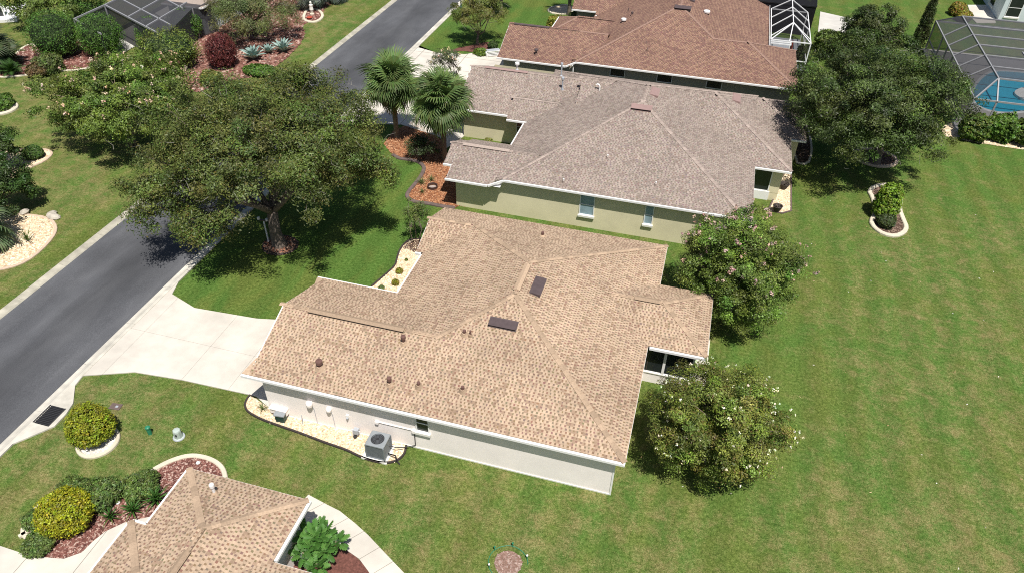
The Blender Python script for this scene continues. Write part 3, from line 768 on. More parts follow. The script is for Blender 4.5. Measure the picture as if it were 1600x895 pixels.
def pipe_vent(parent, b, k, x, y, r=.05, h=.35, mat='vent_brown', cap=0, boot='cap_tan', name='vent_pipe'):
    z = on_plane(b, k, x, y); mb = MB(); mb.tube([(0, 0, -.1), (0, 0, h)], r, 12)
    if cap: mb.lathe([(r * 1.05, h - .10), (cap, h - .09), (cap, h + .03), (cap * .9, h + .06), (.01, h + .07)], 16)
    o = mb.build(name, M[mat], parent, smooth=False, loc=(x, y, z))
    f = MB(); f.lathe([(r * 2.4, .0), (r * 1.3, .10), (r * 1.05, .14)], 14); f.build('flashing', M[boot], o, rot=(math.atan(b.sl) * (1 if k == 'F' else -1 if k == 'B' else 0), math.atan(b.sl) * (1 if k == 'R' else -1 if k == 'L' else 0) * -1, 0))
    return o

def ridge_vent(parent, a, b, z0, sl, mat, w=.30):
    """raised vent strip with slotted dark edges running along a ridge"""
    a, b = Vector((*a, z0)), Vector((*b, z0)); d = (b - a).normalized(); s = Vector((-d.y, d.x, 0)); mb = MB(); dz = sl * w / 2
    t = .075
    v = [p + o for p in (a, b) for o in (-s * w / 2 + Vector((0, 0, t - dz)), Vector((0, 0, t + .012)), s * w / 2 + Vector((0, 0, t - dz)), -s * w / 2 + Vector((0, 0, t - dz - .018)), s * w / 2 + Vector((0, 0, t - dz - .018)))]
    mb.add(v, [(0, 1, 6, 5), (1, 2, 7, 6), (3, 0, 5, 8), (2, 4, 9, 7), (3, 4, 2, 1, 0), (8, 5, 6, 7, 9)])
    o = mb.build('ridge_vent', M[mat], parent)
    mb = MB()
    for q in (-1, 1):
        mb.bar(a + s * q * (w / 2 - .012) + Vector((0, 0, t - dz - .05)), b + s * q * (w / 2 - .012) + Vector((0, 0, t - dz - .05)), .02, .06)
    mb.build('vent_slot', M['black'], o)
    return o

def window(parent, c, w, h, nrm='F', glass='glass_dark', sill=True, mull=(), rail=True, name='window'):
    """c = centre on the wall face; nrm F faces -y, L faces -x"""
    o = empty(name, c); o.parent = parent; o.rotation_euler = (0, 0, {'F': 0, 'L': -math.pi / 2, 'R': math.pi / 2, 'B': math.pi}[nrm])
    MB().box(-w / 2, w / 2, -.012, .03, -h / 2, h / 2).build('pane', M[glass], o)
    f = MB(); t = .05
    f.box(-w / 2 - t, w / 2 + t, -.05, .02, h / 2, h / 2 + t); f.box(-w / 2 - t, w / 2 + t, -.05, .02, -h / 2 - t, -h / 2)
    f.box(-w / 2 - t, -w / 2, -.05, .02, -h / 2, h / 2); f.box(w / 2, w / 2 + t, -.05, .02, -h / 2, h / 2)
    if rail: f.box(-w / 2, w / 2, -.035, .0, -.022, .022)
    for m in mull: f.box(m - .02, m + .02, -.033, .0, -h / 2, h / 2)
    f.build('frame', M['trim'], o)
    if sill: MB().box(-w / 2 - .1, w / 2 + .1, -.13, .02, -h / 2 - t - .13, -h / 2 - t - .002).build('sill', M['sill'], o)
    return o

TAN = dict(light=(.495, .366, .258), mid=(.352, .245, .170), dark=(.245, .165, .113), low=(.44, .326, .230), pb=.18)
GREY = dict(light=(.345, .284, .243), mid=(.265, .212, .183), dark=(.210, .163, .140), low=(.32, .262, .225), pb=.32)
BRN = dict(light=(.255, .152, .115), mid=(.205, .118, .094), dark=(.150, .085, .070), low=(.38, .25, .16), pb=.4)

def main_house():
    H = thing('tan_roof_house', 'single storey house with tan shingle hip roof and white side wall', 'house', (-8, 25, 0))
    inv = Matrix.Translation((8, -25, 0))
    s = 1 / 3
    B = [Block(-12.32, -.18, 17.78, 32.35, 2.55, s), Block(-16.27, -8.9, 17.78, 24.60, 2.55, s, 'LR'),
         Block(-12.70, -8.0, 28.02, 32.35, 2.55, s, 'LR'), Block(-3.5, 2.42, 24.45, 28.95, 2.55, s, 'L')]
    roof = roof_deck(B, 'roof_tan', H); shingles(B, 'roof_tan', TAN, roof, 3)
    caps(B, 'cap_tan', roof)
    ov = .38
    # little eave returns that flare past the gable at the garage end
    for y0, y1, yy in ((17.78, 18.6, 0), (24.60, 23.78, 1)):
        z0, z1 = 2.55, 2.55 + s * .82; x = -16.27
        mb = MB(); mb.add([(x - .32, y0, z0 + .01), (x, y0, z0 + .01), (x, y1, z1 + .01), (x - .32, y0, z0 - .06), (x, y0, z0 - .06), (x, y1, z1 - .06)], [(0, 1, 2) if not yy else (2, 1, 0), (3, 4, 5), (0, 1, 4, 3), (0, 2, 5, 3)])
        mb.c = [TAN['light']] * 6; mb.build('eave_return', M['roof_tan'], roof)
    x0, y0, y1 = -12.32, 17.66, 32.35
    out = [(-15.9, y0 + ov), (-.18 - ov, y0 + ov), (-.18 - ov, 24.74), (2.02, 24.74), (2.02, 28.55), (-.18 - ov, 28.55), (-.18 - ov, y1 - ov), (-12.3, y1 - ov), (-12.3, 28.4), (-11.94, 28.4), (-11.94, 24.2), (-15.9, 24.2)]
    # walls: the sunroom bay is built separately because its south face is mostly openings
    o2 = [(-15.9, y0 + ov), (-.18 - ov, y0 + ov), (-.18 - ov, y1 - ov), (-12.3, y1 - ov), (-12.3, 28.4), (-11.94, 28.4), (-11.94, 24.2), (-15.9, 24.2)]
    w = wall_mesh(o2, 0, 2.50).build('wall', M['wall_white'], H)
    mb = MB(); mb.add([(-15.9, 18.04, 2.5), (-15.9, 24.2, 2.5), (-15.9, 21.14, 3.58)], [(0, 2, 1)]); mb.build('gable', M['wall_white'], H)
    # thin corner trim at the back corner and foundation line
    MB().bar((-.55, 18.05, 0), (-.55, 18.05, 2.44), .07, .07).build('corner_trim', M['trim'], H)
    MB().box(-15.88, -.58, 18.005, 18.03, 0, .08).build('foundation', M['sill'], H)
    soff = MB()
    def sof(a, b, c, d): soff.box(a, b, c, d, 2.462, 2.474)
    sof(-16.25, -.2, 17.80, 18.04); sof(-.56, -.2, 18.04, 24.4); sof(-.56, -.2, 29.0, 32.3); sof(-12.3, -11.94, 24.3, 28.3); sof(-16.2, -12.3, 24.2, 24.56); sof(-.2, 2.4, 24.47, 24.86); sof(2.02, 2.4, 24.86, 28.9)
    soff.build('soffit', M['trim'], H)
    for a, b, o in (((-16.6, 17.78), (-.18, 17.78), (0, -1)), ((-16.6, 24.6), (-12.32, 24.6), (0, 1)), ((-12.32, 24.7), (-12.32, 28.02), (-1, 0)), ((-.1, 24.45), (2.42, 24.45), (0, -1)), ((-12.75, 28.02), (-12.30, 28.02), (0, -1))):
        gutter(H, a, b, o, 2.53)
    for a, b in (((-.18, 17.7, 2.55), (-.18, 24.4, 2.55)), ((-.18, 29, 2.55), (-.18, 32.3, 2.55)), ((2.42, 24.5, 2.55), (2.42, 28.9, 2.55)), ((-12.7, 32.35, 2.55), (-.2, 32.35, 2.55))):
        MB().bar((a[0], a[1], a[2] - .09), (b[0], b[1], b[2] - .09), .03, .15).build('fascia', M['trim'], H)
    for p, q in (((-16.27, 17.75, 2.55), (-16.27, 21.14, 3.70)), ((-16.27, 24.55, 2.55), (-16.27, 21.14, 3.70)), ((-12.7, 28.1, 2.55), (-12.7, 30.18, 3.27)), ((-12.7, 32.3, 2.55), (-12.7, 30.18, 3.27))): rake(H, p, q)
    # garage door on the street side
    gd = MB()
    for i in range(4): gd.box(-15.96, -15.91, 18.7, 23.6, .05 + i * .55, .05 + i * .55 + .53)
    gd.build('garage_door', M['trim'], H)
    # side window in the long wall
    window(H, (-8.55, 18.04, 1.72), .50, .95, 'F', 'glass_dark', rail=True)
    # sunroom bay
    sr = MB(); sr.box(-.54, 2.02, 24.74, 24.84, 0, .62); sr.box(2.02 - .1, 2.02, 24.84, 28.55, 0, 2.46); sr.box(-.54, 2.02, 28.45, 28.55, 0, 2.46); sr.build('sunroom_wall', M['wall_white'], H)
    MB().box(-.56, 2.06, 24.70, 24.88, .62, .67).build('sunroom_sill', M['sill'], H)
    for a, b in ((-.50, .62), (.74, 1.90)):
        wdw = empty('sunroom_window', ((a + b) / 2, 24.78, 1.56)); wdw.parent = H; hw = (b - a) / 2
        MB().box(-hw, hw, -.008, .012, -.86, .86).build('pane', M['glass_dark'], wdw)
        f = MB(); f.box(-hw - .04, -hw, -.05, .04, -.9, .9); f.box(hw, hw + .04, -.05, .04, -.9, .9); f.box(-hw, hw, -.05, .04, .85, .9); f.box(-hw, hw, -.05, .04, -.9, -.85); f.build('frame', M['trim'], wdw)
        g = MB(); g.box(-.012 - hw * .25, .012 - hw * .25, -.03, .0, -.85, .85); g.build('mullion', M['vent_dark'], wdw)
    MB().box(.62, .74, 24.72, 24.84, .67, 2.46).build('sunroom_post', M['trim'], H)
    MB().box(1.94, 2.04, 24.72, 24.84, .67, 2.46).build('sunroom_post', M['trim'], H)
    MB().box(2.03, 2.75, 24.6, 28.4, 0, .09).build('patio_slab', M['concrete'], H)
    # roof furniture
    b0, b1 = B[0], B[1]
    ridge_vent(roof, (-15.0, 21.14), (-10.45, 21.14), 3.703, s, 'cap_tan'); ridge_vent(roof, (-6.25, 24.1), (-6.25, 26.05), 4.573, s, 'cap_tan')
    ridge_vent(roof, (-1.2, 26.70), (.0, 26.70), 3.30, s, 'cap_tan')
    box_vent(roof, b0, 'R', *[(-5.46, 24.93)][0], 1.22, .46); box_vent(roof, b0, 'F', *[(-6.35, 22.32)][0], 1.22, .44)
    pipe_vent(roof, b1, 'F', *[(-13.37, 18.75)][0], .10, .36, 'vent_brown', .15)
    pipe_vent(roof, b1, 'F', *[(-10.26, 20.56)][0], .07, .38, 'vent_brown', .11)
    pipe_vent(roof, b1, 'F', *[(-10.17, 18.70)][0], .065, .36, 'vent_brown', .10)
    pipe_vent(roof, b0, 'F', *[(-8.96, 18.89)][0], .075, .26, 'vent_brown'); pipe_vent(roof, b0, 'F', *[(-7.12, 19.11)][0], .075, .26, 'vent_brown')
    pipe_vent(roof, b0, 'F', *[(-7.83, 21.51)][0], .075, .26, 'vent_brown'); pipe_vent(roof, b0, 'F', *[(-7.56, 21.50)][0], .045, .32, 'vent_brown')
    pipe_vent(roof, b0, 'B', *[(-6.53, 30.29)][0], .075, .28, 'vent_brown')
    reparent(H); return H

def reparent(H):
    """things were modelled in scene coordinates: keep them there under the moved empty"""
    bpy.context.view_layer.update()
    off = Vector(H.location)
    for c in [o for o in bpy.data.objects if o.parent == H]: c.location = Vector(c.location) - off

def grey_house():
    H = thing('grey_roof_house', 'olive walled house with grey brown shingle roof behind the tan roofed one', 'house', (-4, 44, 0)); s = .40
    B = [Block(-11.2, 4.5, 35.4, 53.65, 2.3, s, '', (-11.2, 4.12, 36.18, 53.65)), Block(-13.85, -8.6, 35.85, 40.95, 2.3, s, 'LR', (-13.85, -10.9, 35.85, 40.95)), Block(-13.85, -8.6, 35.85, 40.95, 2.3, s, 'LR', (-10.9, -8.6, 36.4, 40.6)),
         Block(-16.4, -7.5, 44.9, 52.6, 2.4, s, 'LR'), Block(-12.5, -7.5, 44.3, 48.05, 2.4, s, 'LR', (-12.5, -7.5, 44.3, 48.05)),
         Block(-8, 6.35, 42.6, 53.0, 2.45, s, 'L'), Block(-2, 7.35, 47.1, 53.0, 2.45, s, 'L'), Block(-14.35, -13.5, 36.85, 39.95, 2.7, s, 'LR')]
    roof = roof_deck(B, 'roof_grey', H); shingles(B, 'roof_grey', GREY, roof, 5, cell=.19)
    caps(B, 'cap_grey', roof, vis=lambda p: True, joined=False)
    # walls
    out = [(-13.5, 36.45), (3.75, 36.45), (3.75, 43.0), (3.75, 53.2), (-16.0, 53.2), (-16.0, 45.3), (-12.2, 45.3), (-10.9, 45.3), (-10.9, 40.6), (-13.5, 40.6)]
    wall_mesh(out, 0, 2.32).build('wall', M['wall_olive'], H)
    MB().box(-10.4, 3.75, 36.45, 36.6, 2.3, 2.56).build('wall_top', M['wall_olive'], H)
    sr = MB(); sr.box(3.75, 5.95, 43.0, 43.1, 0, .55); sr.box(5.35, 5.95, 42.99, 43.12, .55, 2.42); sr.box(5.85, 5.95, 43.1, 52.5, 0, 2.42); sr.build('sunroom_wall', M['wall_olive'], H)
    sr = MB(); sr.box(5.95, 6.95, 47.5, 47.6, 0, 2.42); sr.box(6.85, 6.95, 47.6, 52.5, 0, 2.42); sr.build('wing_wall', M['wall_olive'], H)
    MB().box(3.75, 5.42, 42.93, 42.99, 0, .60).build('sunroom_apron', M['trim'], H)
    for a, b in ((3.80, 4.22), (4.30, 5.28)):
        w = empty('sunroom_window', ((a + b) / 2, 43.02, 1.50)); w.parent = H; hw = (b - a) / 2
        MB().box(-hw, hw, -.008, .012, -.86, .86).build('pane', M['glass_dark'], w)
        f = MB(); f.box(-hw - .05, -hw, -.06, .03, -.9, .9); f.box(hw, hw + .06, -.06, .03, -.9, .9); f.box(-hw, hw, -.06, .03, .85, .92); f.box(-hw, hw, -.06, .03, -.92, -.85); f.build('frame', M['trim'], w)
    # windows in the side wall
    for p, w, h in (([(-5.23, 36.29)][0], .80, 1.35), ([(-1.58, 36.47)][0], .42, 1.2)):
        x = p[0] * 36.45 / p[1]
        window(H, (x, 36.45, 1.62), w, h, 'F', 'glass_pale')
    MB().box(-15.98, -15.95, 46.0, 51.5, .05, 2.15).build('garage_door', M['trim'], H)
    window(H, (-11.6, 45.3, 1.4), .8, 1.3, 'F', 'glass_dark')
    # gutters and boards
    z = 2.3
    gutter(H, (-13.95, 35.85), (-11.25, 35.85), (0, -1), 2.28); gutter(H, (-10.35, 36.18), (4.12, 36.18), (0, -1), 2.60)
    MB().bar((-11.22, 35.80, 2.22), (-10.32, 36.12, 2.55), .10, .12).build('gutter', M['trim'], H)
    gutter(H, (-14.40, 36.85), (-13.55, 36.85), (0, -1), 2.68)
    gutter(H, (-11.2, 40.9), (-11.2, 44.3), (-1, 0), 2.28); gutter(H, (-16.4, 44.9), (-12.5, 44.9), (0, -1), 2.38); gutter(H, (-12.5, 44.3), (-10.0, 44.3), (0, -1), 2.38)
    gutter(H, (4.15, 42.6), (6.35, 42.6), (0, -1), 2.43); gutter(H, (6.4, 47.1), (7.35, 47.1), (0, -1), 2.43)
    for a, b in (((4.12, 36.1, 2.45), (4.12, 42.55, 2.45)), ((6.35, 42.6, 2.45), (6.35, 47.1, 2.45)), ((7.35, 47.1, 2.45), (7.35, 53, 2.45))):
        MB().bar((a[0], a[1], a[2] - .09), (b[0], b[1], b[2] - .09), .03, .15).build('fascia', M['trim'], H)
    for p, q in (((-13.85, 35.9, 2.3), (-13.85, 38.4, 3.32)), ((-16.4, 44.95, 2.4), (-16.4, 48.75, 3.94)), ((-16.4, 52.5, 2.4), (-16.4, 48.75, 3.94))): rake(H, p, q)
    sof = MB(); sof.box(-13.8, -10.5, 35.9, 36.36, 2.17, 2.18); sof.box(-10.5, 4.1, 36.2, 36.44, 2.48, 2.49); sof.build('soffit', M['trim'], H)
    # roof furniture
    b0 = B[0]
    ridge_vent(roof, (-13.6, 38.4), (-10.6, 38.4), 3.32, s, 'cap_grey', .34); ridge_vent(roof, (-15.4, 48.75), (-12.2, 48.75), 3.94, s, 'vent_pink', .30)
    box_vent(roof, b0, 'F', *[(-3.35, 42.70)][0], 1.25, .5, .14, 'vent_pink'); box_vent(roof, b0, 'R', *[(-2.83, 45.21)][0], 1.2, .5, .14, 'vent_pink')
    box_vent(roof, B[5], 'R', *[(2.42, 48.70)][0], 1.2, .5, .14, 'vent_pink')
    pipe_vent(roof, B[3], 'F', *[(-9.40, 47.66)][0], .05, .85, 'lead', .11, 'lead'); pipe_vent(roof, B[3], 'B', -10.0, 50.0, .05, .95, 'lead', .10, 'lead')
    pipe_vent(roof, B[3], 'B', -13.4, 50.2, .07, .55, 'pvc', .17, 'lead')
    for p, zz in (((881,278), 3.0), ((950,240), 3.9), ((1024,292), 2.9)):
        pass
    for x, y in ([(-6.80, 36.62)][0], [(-4.63, 38.73)][0], [(-1.51, 37.38)][0]): pipe_vent(roof, b0, 'F', x, y, .045, .24, 'pvc', 0, 'cap_grey')
    pts = [(0, 0, 0), (0, 0, .30), (-.06, .0, .42), (-.16, 0, .45), (-.24, 0, .38)]
    x, y = [(-6.67, 46.90)][0]
    MB().tube(pts, .06, 10).build('gooseneck_vent', M['pvc'], roof, loc=(x, y, on_plane(b0, 'L', x, y)))
    reparent(H); return H

def brown_house():
    H = thing('brown_roof_house', 'taupe house with reddish brown shingle roof at the top', 'house', (-4, 63, 0)); s = .41
    B = [Block(-10.6, 4.85, 54.5, 78, 2.3, s, '', (-10.6, 4.83, 55.15, 78)), Block(-16.3, -8.0, 54.8, 62.1, 2.3, s, 'LR', (-16.3, -10.3, 54.8, 62.1)), Block(-16.3, -8.0, 54.8, 62.1, 2.3, s, 'LR', (-10.3, -8.0, 55.5, 61.8)), Block(-13.5, -8.0, 61.2, 65.2, 2.45, s, 'R'),
         Block(-12.9, -5, 67.6, 76, 2.45, s, 'LR'), Block(-10.5, -5, 66.6, 71, 2.45, s, 'LR'), Block(-4, 6.95, 55.15, 63.1, 2.55, s, 'L')]
    roof = roof_deck(B, 'roof_brown', H); shingles(B, 'roof_brown', BRN, roof, 8, cell=.22, ymax=76)
    caps(B, 'cap_brown', roof, joined=True)
    out = [(-15.9, 55.2), (-10.2, 55.2), (-10.2, 55.5), (6.55, 55.5), (6.55, 62.7), (4.45, 62.7), (4.45, 77.5), (-10.2, 77.5), (-12.5, 75.6), (-12.5, 68.0), (-10.2, 68.0), (-10.2, 64.9), (-13.1, 64.9), (-13.1, 61.7), (-15.9, 61.7)]
    wall_mesh(out, 0, 2.42).build('wall', M['wall_taupe'], H)
    gutter(H, (-16.35, 54.8), (-10.65, 54.8), (0, -1), 2.28); gutter(H, (-9.9, 55.15), (6.95, 55.15), (0, -1), 2.56)
    MB().bar((-10.65, 54.75, 2.22), (-9.88, 55.09, 2.52), .10, .12).build('gutter', M['trim'], H)
    MB().tube([(-10.15, 54.95, 2.3), (-10.1, 55.15, 2.1), (-10.1, 55.15, .05)], .05, 8).build('downspout', M['trim'], H)
    gutter(H, (-13.5, 61.9), (-13.5, 65.2), (-1, 0), 2.43); gutter(H, (-12.9, 67.6), (-10.6, 67.6), (0, -1), 2.43); gutter(H, (-10.5, 66.6), (-8.0, 66.6), (0, -1), 2.43)
    rake(H, (-16.3, 54.85, 2.3), (-16.3, 58.45, 3.79)); rake(H, (-16.3, 62.05, 2.3), (-16.3, 58.45, 3.79))
    MB().bar((4.84, 63, 2.4), (4.84, 78, 2.4), .03, .15).build('fascia', M['trim'], H); MB().bar((6.95, 55.2, 2.46), (6.95, 63, 2.46), .03, .15).build('fascia', M['trim'], H)
    MB().box(-15.98, -15.92, 55.6, 61.0, .05, 2.15).build('garage_door', M['trim'], H)
    for x in (-6.6, -2.9, .9): window(H, (x, 55.5, 1.95), 1.1, .55, 'F', 'glass_dark', sill=False, rail=False)
    ridge_vent(roof, (-15.9, 58.45), (-12.9, 58.45), 3.80, s, 'vent_dark', .3)
    b0 = B[0]
    box_vent(roof, b0, 'F', *[(-2.64, 61.93)][0], 1.3, .5, .14); box_vent(roof, b0, 'R', *[(-2.13, 65.11)][0], 1.3, .5, .14)
    pipe_vent(roof, B[1], 'F', *[(-13.25, 55.48)][0], .07, .42, 'vent_dark', .16, 'cap_brown'); pipe_vent(roof, b0, 'F', *[(-4.64, 57.09)][0], .06, .16, 'vent_dark', 0, 'cap_brown')
    pipe_vent(roof, b0, 'L', *[(-7.34, 62.03)][0], .10, .28, 'pvc', .22, 'cap_brown'); pipe_vent(roof, b0, 'L', *[(-6.84, 63.37)][0], .06, .25, 'vent_dark', .1, 'cap_brown'); pipe_vent(roof, b0, 'L', *[(-7.35, 64.55)][0], .035, .4, 'vent_dark', 0, 'cap_brown')
    pipe_vent(roof, b0, 'R', *[(-0.71, 63.59)][0], .13, .2, 'pvc', .27, 'cap_brown')
    reparent(H); return H

def corner_house():
    H = thing('corner_house', 'tan shingle house cut off by the bottom edge of the photo', 'house', (-13, 8, 0)); s = 1 / 3
    B = [Block(-15.79, -10.88, 2.0, 12.92, 2.55, s), Block(-16.4, -6, -9, 10.42, 2.55, s)]
    roof = roof_deck(B, 'roof_tan', H); shingles(B, 'roof_tan', TAN, roof, 11, ymin=4.5)
    caps(B, 'cap_tan', roof, vis=lambda p: p.y > 5)
    out = [(-15.42, 3), (-15.42, 12.54), (-11.26, 12.54), (-11.26, 10.05), (-6.4, 10.05), (-6.4, -8), (-16.0, -8), (-16.0, 3)]
    wall_mesh(out, 0, 2.50).build('wall', M['wall_white'], H)
    gutter(H, (-15.79, 10.5), (-15.79, 12.92), (-1, 0), 2.53); gutter(H, (-16.4, 4), (-16.4, 10.42), (-1, 0), 2.53); gutter(H, (-16.4, 10.42), (-15.79, 10.42), (0, 1), 2.53)
    gutter(H, (-10.88, 10.5), (-10.88, 12.92), (1, 0), 2.53)
    MB().bar((-15.79, 12.93, 2.46), (-10.88, 12.93, 2.46), .03, .15).build('fascia', M['trim'], H); MB().bar((-10.8, 10.43, 2.46), (-6, 10.43, 2.46), .03, .15).build('fascia', M['trim'], H)
    sof = MB(); sof.box(-11.27, -10.9, 10.4, 12.9, 2.46, 2.47); sof.build('soffit', M['trim'], H)
    ridge_vent(roof, (-13.335, 9.6), (-13.335, 7.0), 3.37, s, 'cap_tan')
    x, y = [(-14.07, 12.07)][0]
    pipe_vent(roof, B[0], 'B', x, y, .055, .48, 'pvc', .09)
    reparent(H); return H

main_house(); grey_house(); brown_house(); corner_house()

# ------------------------------------------------------------------ vegetation
BRIGHT = np.array([[1.50, 1.52, 1.05]])
def unit(rng, n):
    v = rng.normal(size=(n, 3)); return v / np.linalg.norm(v, axis=1, keepdims=True)

def leaf_cloud(name, centers, radii, per, size, col, mat, parent, seed=1, aspect=.5, var=.25, tint=.2, shell=.45, upbias=.5, droop=0, under=.55, warm=None, outward=None):
    """many small leaves spread through clumps; every leaf its own face"""
    rng = np.random.default_rng(seed); C = np.asarray(centers, float); n = len(C); Rr = np.asarray(radii, float)
    if Rr.ndim == 1: Rr = np.repeat(Rr[:, None], 3, 1)
    idx = np.repeat(np.arange(n), per); m = len(idx)
    d = unit(rng, m); d[:, 2] = np.where((d[:, 2] < -.2) & (rng.random(m) < under), -d[:, 2], d[:, 2])
    rad = rng.random(m) ** shell
    p = C[idx] + d * rad[:, None] * Rr[idx]
    if droop: p[:, 2] -= droop * rng.random(m) ** 2
    nrm = d * .6 + unit(rng, m) * .75; nrm[:, 2] += upbias
    if outward is not None: nrm += outward[idx] * .5
    nrm /= np.linalg.norm(nrm, axis=1, keepdims=True)
    t = unit(rng, m); t -= nrm * np.sum(t * nrm, 1, keepdims=True); t /= np.linalg.norm(t, axis=1, keepdims=True)
    b = np.cross(nrm, t)
    s = size * rng.uniform(.6, 1.35, m)[:, None]; w = s * aspect
    v = np.empty((m, 4, 3)); v[:, 0] = p - t * s * .5; v[:, 1] = p + b * w * .5 - nrm * s * .06; v[:, 2] = p + t * s * .5 - nrm * s * .10; v[:, 3] = p - b * w * .5 - nrm * s * .06
    f = np.arange(m * 4).reshape(m, 4)
    ct = 1 + tint * rng.normal(size=(n, 1)).clip(-1.6, 1.6); hue = 1 + .10 * rng.normal(size=(n, 3)).clip(-1.5, 1.5)
    c = np.array(col)[None] * BRIGHT * ct[idx] * hue[idx] * np.exp(rng.normal(size=(m, 1)) * var * .95).clip(.4, 2.3)
    if warm is not None:
        k = rng.random(m) < warm[0]; c[k] = np.array(warm[1]) * rng.uniform(.8, 1.2, (k.sum(), 1))
    return numpy_mesh(name, v.reshape(-1, 3), f, np.repeat(c.clip(0, 1), 4, 0), mat, parent)

def crown_centers(rng, c, r, n, lo=-.55, shell=.35, jit=.15):
    """clump centres through an ellipsoid, denser towards the outside, uneven outline"""
    d = unit(rng, n * 3); d = d[d[:, 2] > lo][:n]
    ph = rng.uniform(0, 6.28, 4)
    lob = 1 + jit * (np.sin(3 * np.arctan2(d[:, 1], d[:, 0]) + ph[0]) + .7 * np.sin(5 * np.arctan2(d[:, 1], d[:, 0]) + ph[1]) + .6 * np.sin(4 * d[:, 2] + ph[2]))
    rad = rng.random(len(d)) ** shell * lob
    return np.asarray(c) + d * rad[:, None] * np.asarray(r), d

def limbs(mb, base, top_z, targets, r0, rng, n_main=6, bend=.5):
    base = np.array(base, float); fork = base + np.array([rng.normal() * .15, rng.normal() * .15, top_z])
    mb.tube([base + [0, 0, -.05], base + [0, 0, .12], base * .6 + fork * .4 + [rng.normal() * .05, 0, 0], fork], [r0 * 1.55, r0 * 1.15, r0 * .9, r0 * .8], 12)
    T = np.array(targets); ang = np.arctan2(T[:, 1] - base[1], T[:, 0] - base[0]); order = np.argsort(ang); groups = np.array_split(order, n_main)
    for g in groups:
        if len(g) == 0: continue
        ctr = T[g].mean(0); m1 = fork * .45 + ctr * .55; m1[2] = fork[2] * .55 + ctr[2] * .45
        mb.tube([fork - [0, 0, .15], (fork + m1) / 2 + rng.normal(size=3) * bend * .3, m1, ctr], [r0 * .55, r0 * .42, r0 * .32, r0 * .12], 8)
        for i in g:
            a = m1 * .5 + ctr * .5 if rng.random() < .6 else m1
            mid = (a + T[i]) / 2 + rng.normal(size=3) * bend * .25
            mb.tube([a, mid, T[i]], [r0 * .16, r0 * .10, r0 * .035], 5, False)

def twigs(mb, C, d, rng, n, length=.6, r=.012):
    for k in rng.integers(0, len(C), n):
        p = C[k] + d[k] * .25 + rng.normal(size=3) * .3; q = p + (d[k] * .35 + rng.normal(size=3) * .5 + [0, 0, .15]) * length
        mb.tube([p, (p + q) / 2 + rng.normal(size=3) * .08, q], [r, r * .8, r * .4], 3, False)

def tree(name, label, cat, base, c, r, n, per, lr, size, col, seed, trunk=(1.6, .22), bark='bark', group=None, flowers=None, twig=0, stems=1, lo=-.55, leafmat='leaf', warm=None, jit=.15, shell=.35, flat=.75, extra=(), notch=0, **kw):
    rng = np.random.default_rng(seed); T = thing(name, label, cat, (base[0], base[1], 0), 0, group)
    off = np.array([base[0], base[1], 0]); C, d = crown_centers(rng, np.array(c) - off, r, n, lo, shell, jit)
    for (ex, ey, ez, er, en) in extra:   # boughs that hang out of the main dome
        C2, d2 = crown_centers(rng, np.array([ex, ey, ez]) - off, (er, er, er * .6), en, -.9, .5, .05); C = np.concatenate([C, C2]); d = np.concatenate([d, d2])
    if notch:   # the low boughs part on the south-east side and bare the trunk
        al = C[:, 0] * .6 - C[:, 1] * .8; pe = np.abs(C[:, 0] * .8 + C[:, 1] * .6)
        k = ~((al > -.5) & (pe < 1.5) & (C[:, 2] < notch + .66 * al)); C, d = C[k], d[k]
    C[:, 2] = np.maximum(C[:, 2], lr * .6 + .1)
    mb = MB()
    if stems == 1: limbs(mb, (0, 0, 0), trunk[0], C[rng.permutation(len(C))[:min(70, len(C))]], trunk[1], rng, 7)
    else:
        sel = C[rng.permutation(len(C))[:stems * 9]]
        for i in range(stems):
            a = 2 * math.pi * i / stems; g = sel[i * 9:(i + 1) * 9]; m = g.mean(0)
            mb = MB(); p0 = np.array([math.cos(a) * .18, math.sin(a) * .18, 0]); p1 = p0 * 2.2 + [0, 0, trunk[0]]; p2 = (p1 + m) / 2 + [0, 0, .2]
            mb.tube([p0, (p0 + p1) / 2 + rng.normal(size=3) * .05, p1, p2], [trunk[1], trunk[1] * .85, trunk[1] * .7, trunk[1] * .4], 7)
            for q in g: mb.tube([p1 if rng.random() < .5 else p2, (p2 + q) / 2 + rng.normal(size=3) * .12, q], [trunk[1] * .4, trunk[1] * .25, .012], 5, False)
            mb.build('stem', M[bark], T, True)
    if stems == 1: mb.build('trunk', M[bark], T, True)
    if twig:
        mb = MB(); twigs(mb, C, d, rng, twig); mb.build('twigs', M['twig'], T)['kind'] = 'stuff'
    rr = lr * rng.uniform(.65, 1.25, (len(C), 1)) * np.array([[1, 1, flat]])
    cr = leaf_cloud('crown', C, rr, per, size, col, M[leafmat], T, seed + 1, outward=d, warm=warm, **kw)
    if flowers:
        fc, fn, fper, fs, ftop = flowers
        k = np.where(d[:, 2] > ftop)[0]; rad = np.linalg.norm((C - (np.array(c) - off)) / np.array(r), axis=1)
        k = k[rad[k] > .62]
        if len(k):
            k = rng.choice(k, fn); tips = C[k] + d[k] * rr[k] * rng.uniform(.75, 1.0, (len(k), 1)) + rng.normal(size=(len(k), 3)) * lr * .22
            leaf_cloud('blossoms', tips, np.repeat([[.09 * fs, .09 * fs, .13 * fs]], len(tips), 0), fper, .085 * fs, fc, M['petal'], T, seed + 5, .9, .15, .12, .5)
    return T

def icosphere_pts(n):
    i = np.arange(n) + .5; ph = np.arccos(1 - 2 * i / n); th = math.pi * (1 + 5 ** .5) * i
    return np.stack([np.cos(th) * np.sin(ph), np.sin(th) * np.sin(ph), np.cos(ph)], 1)

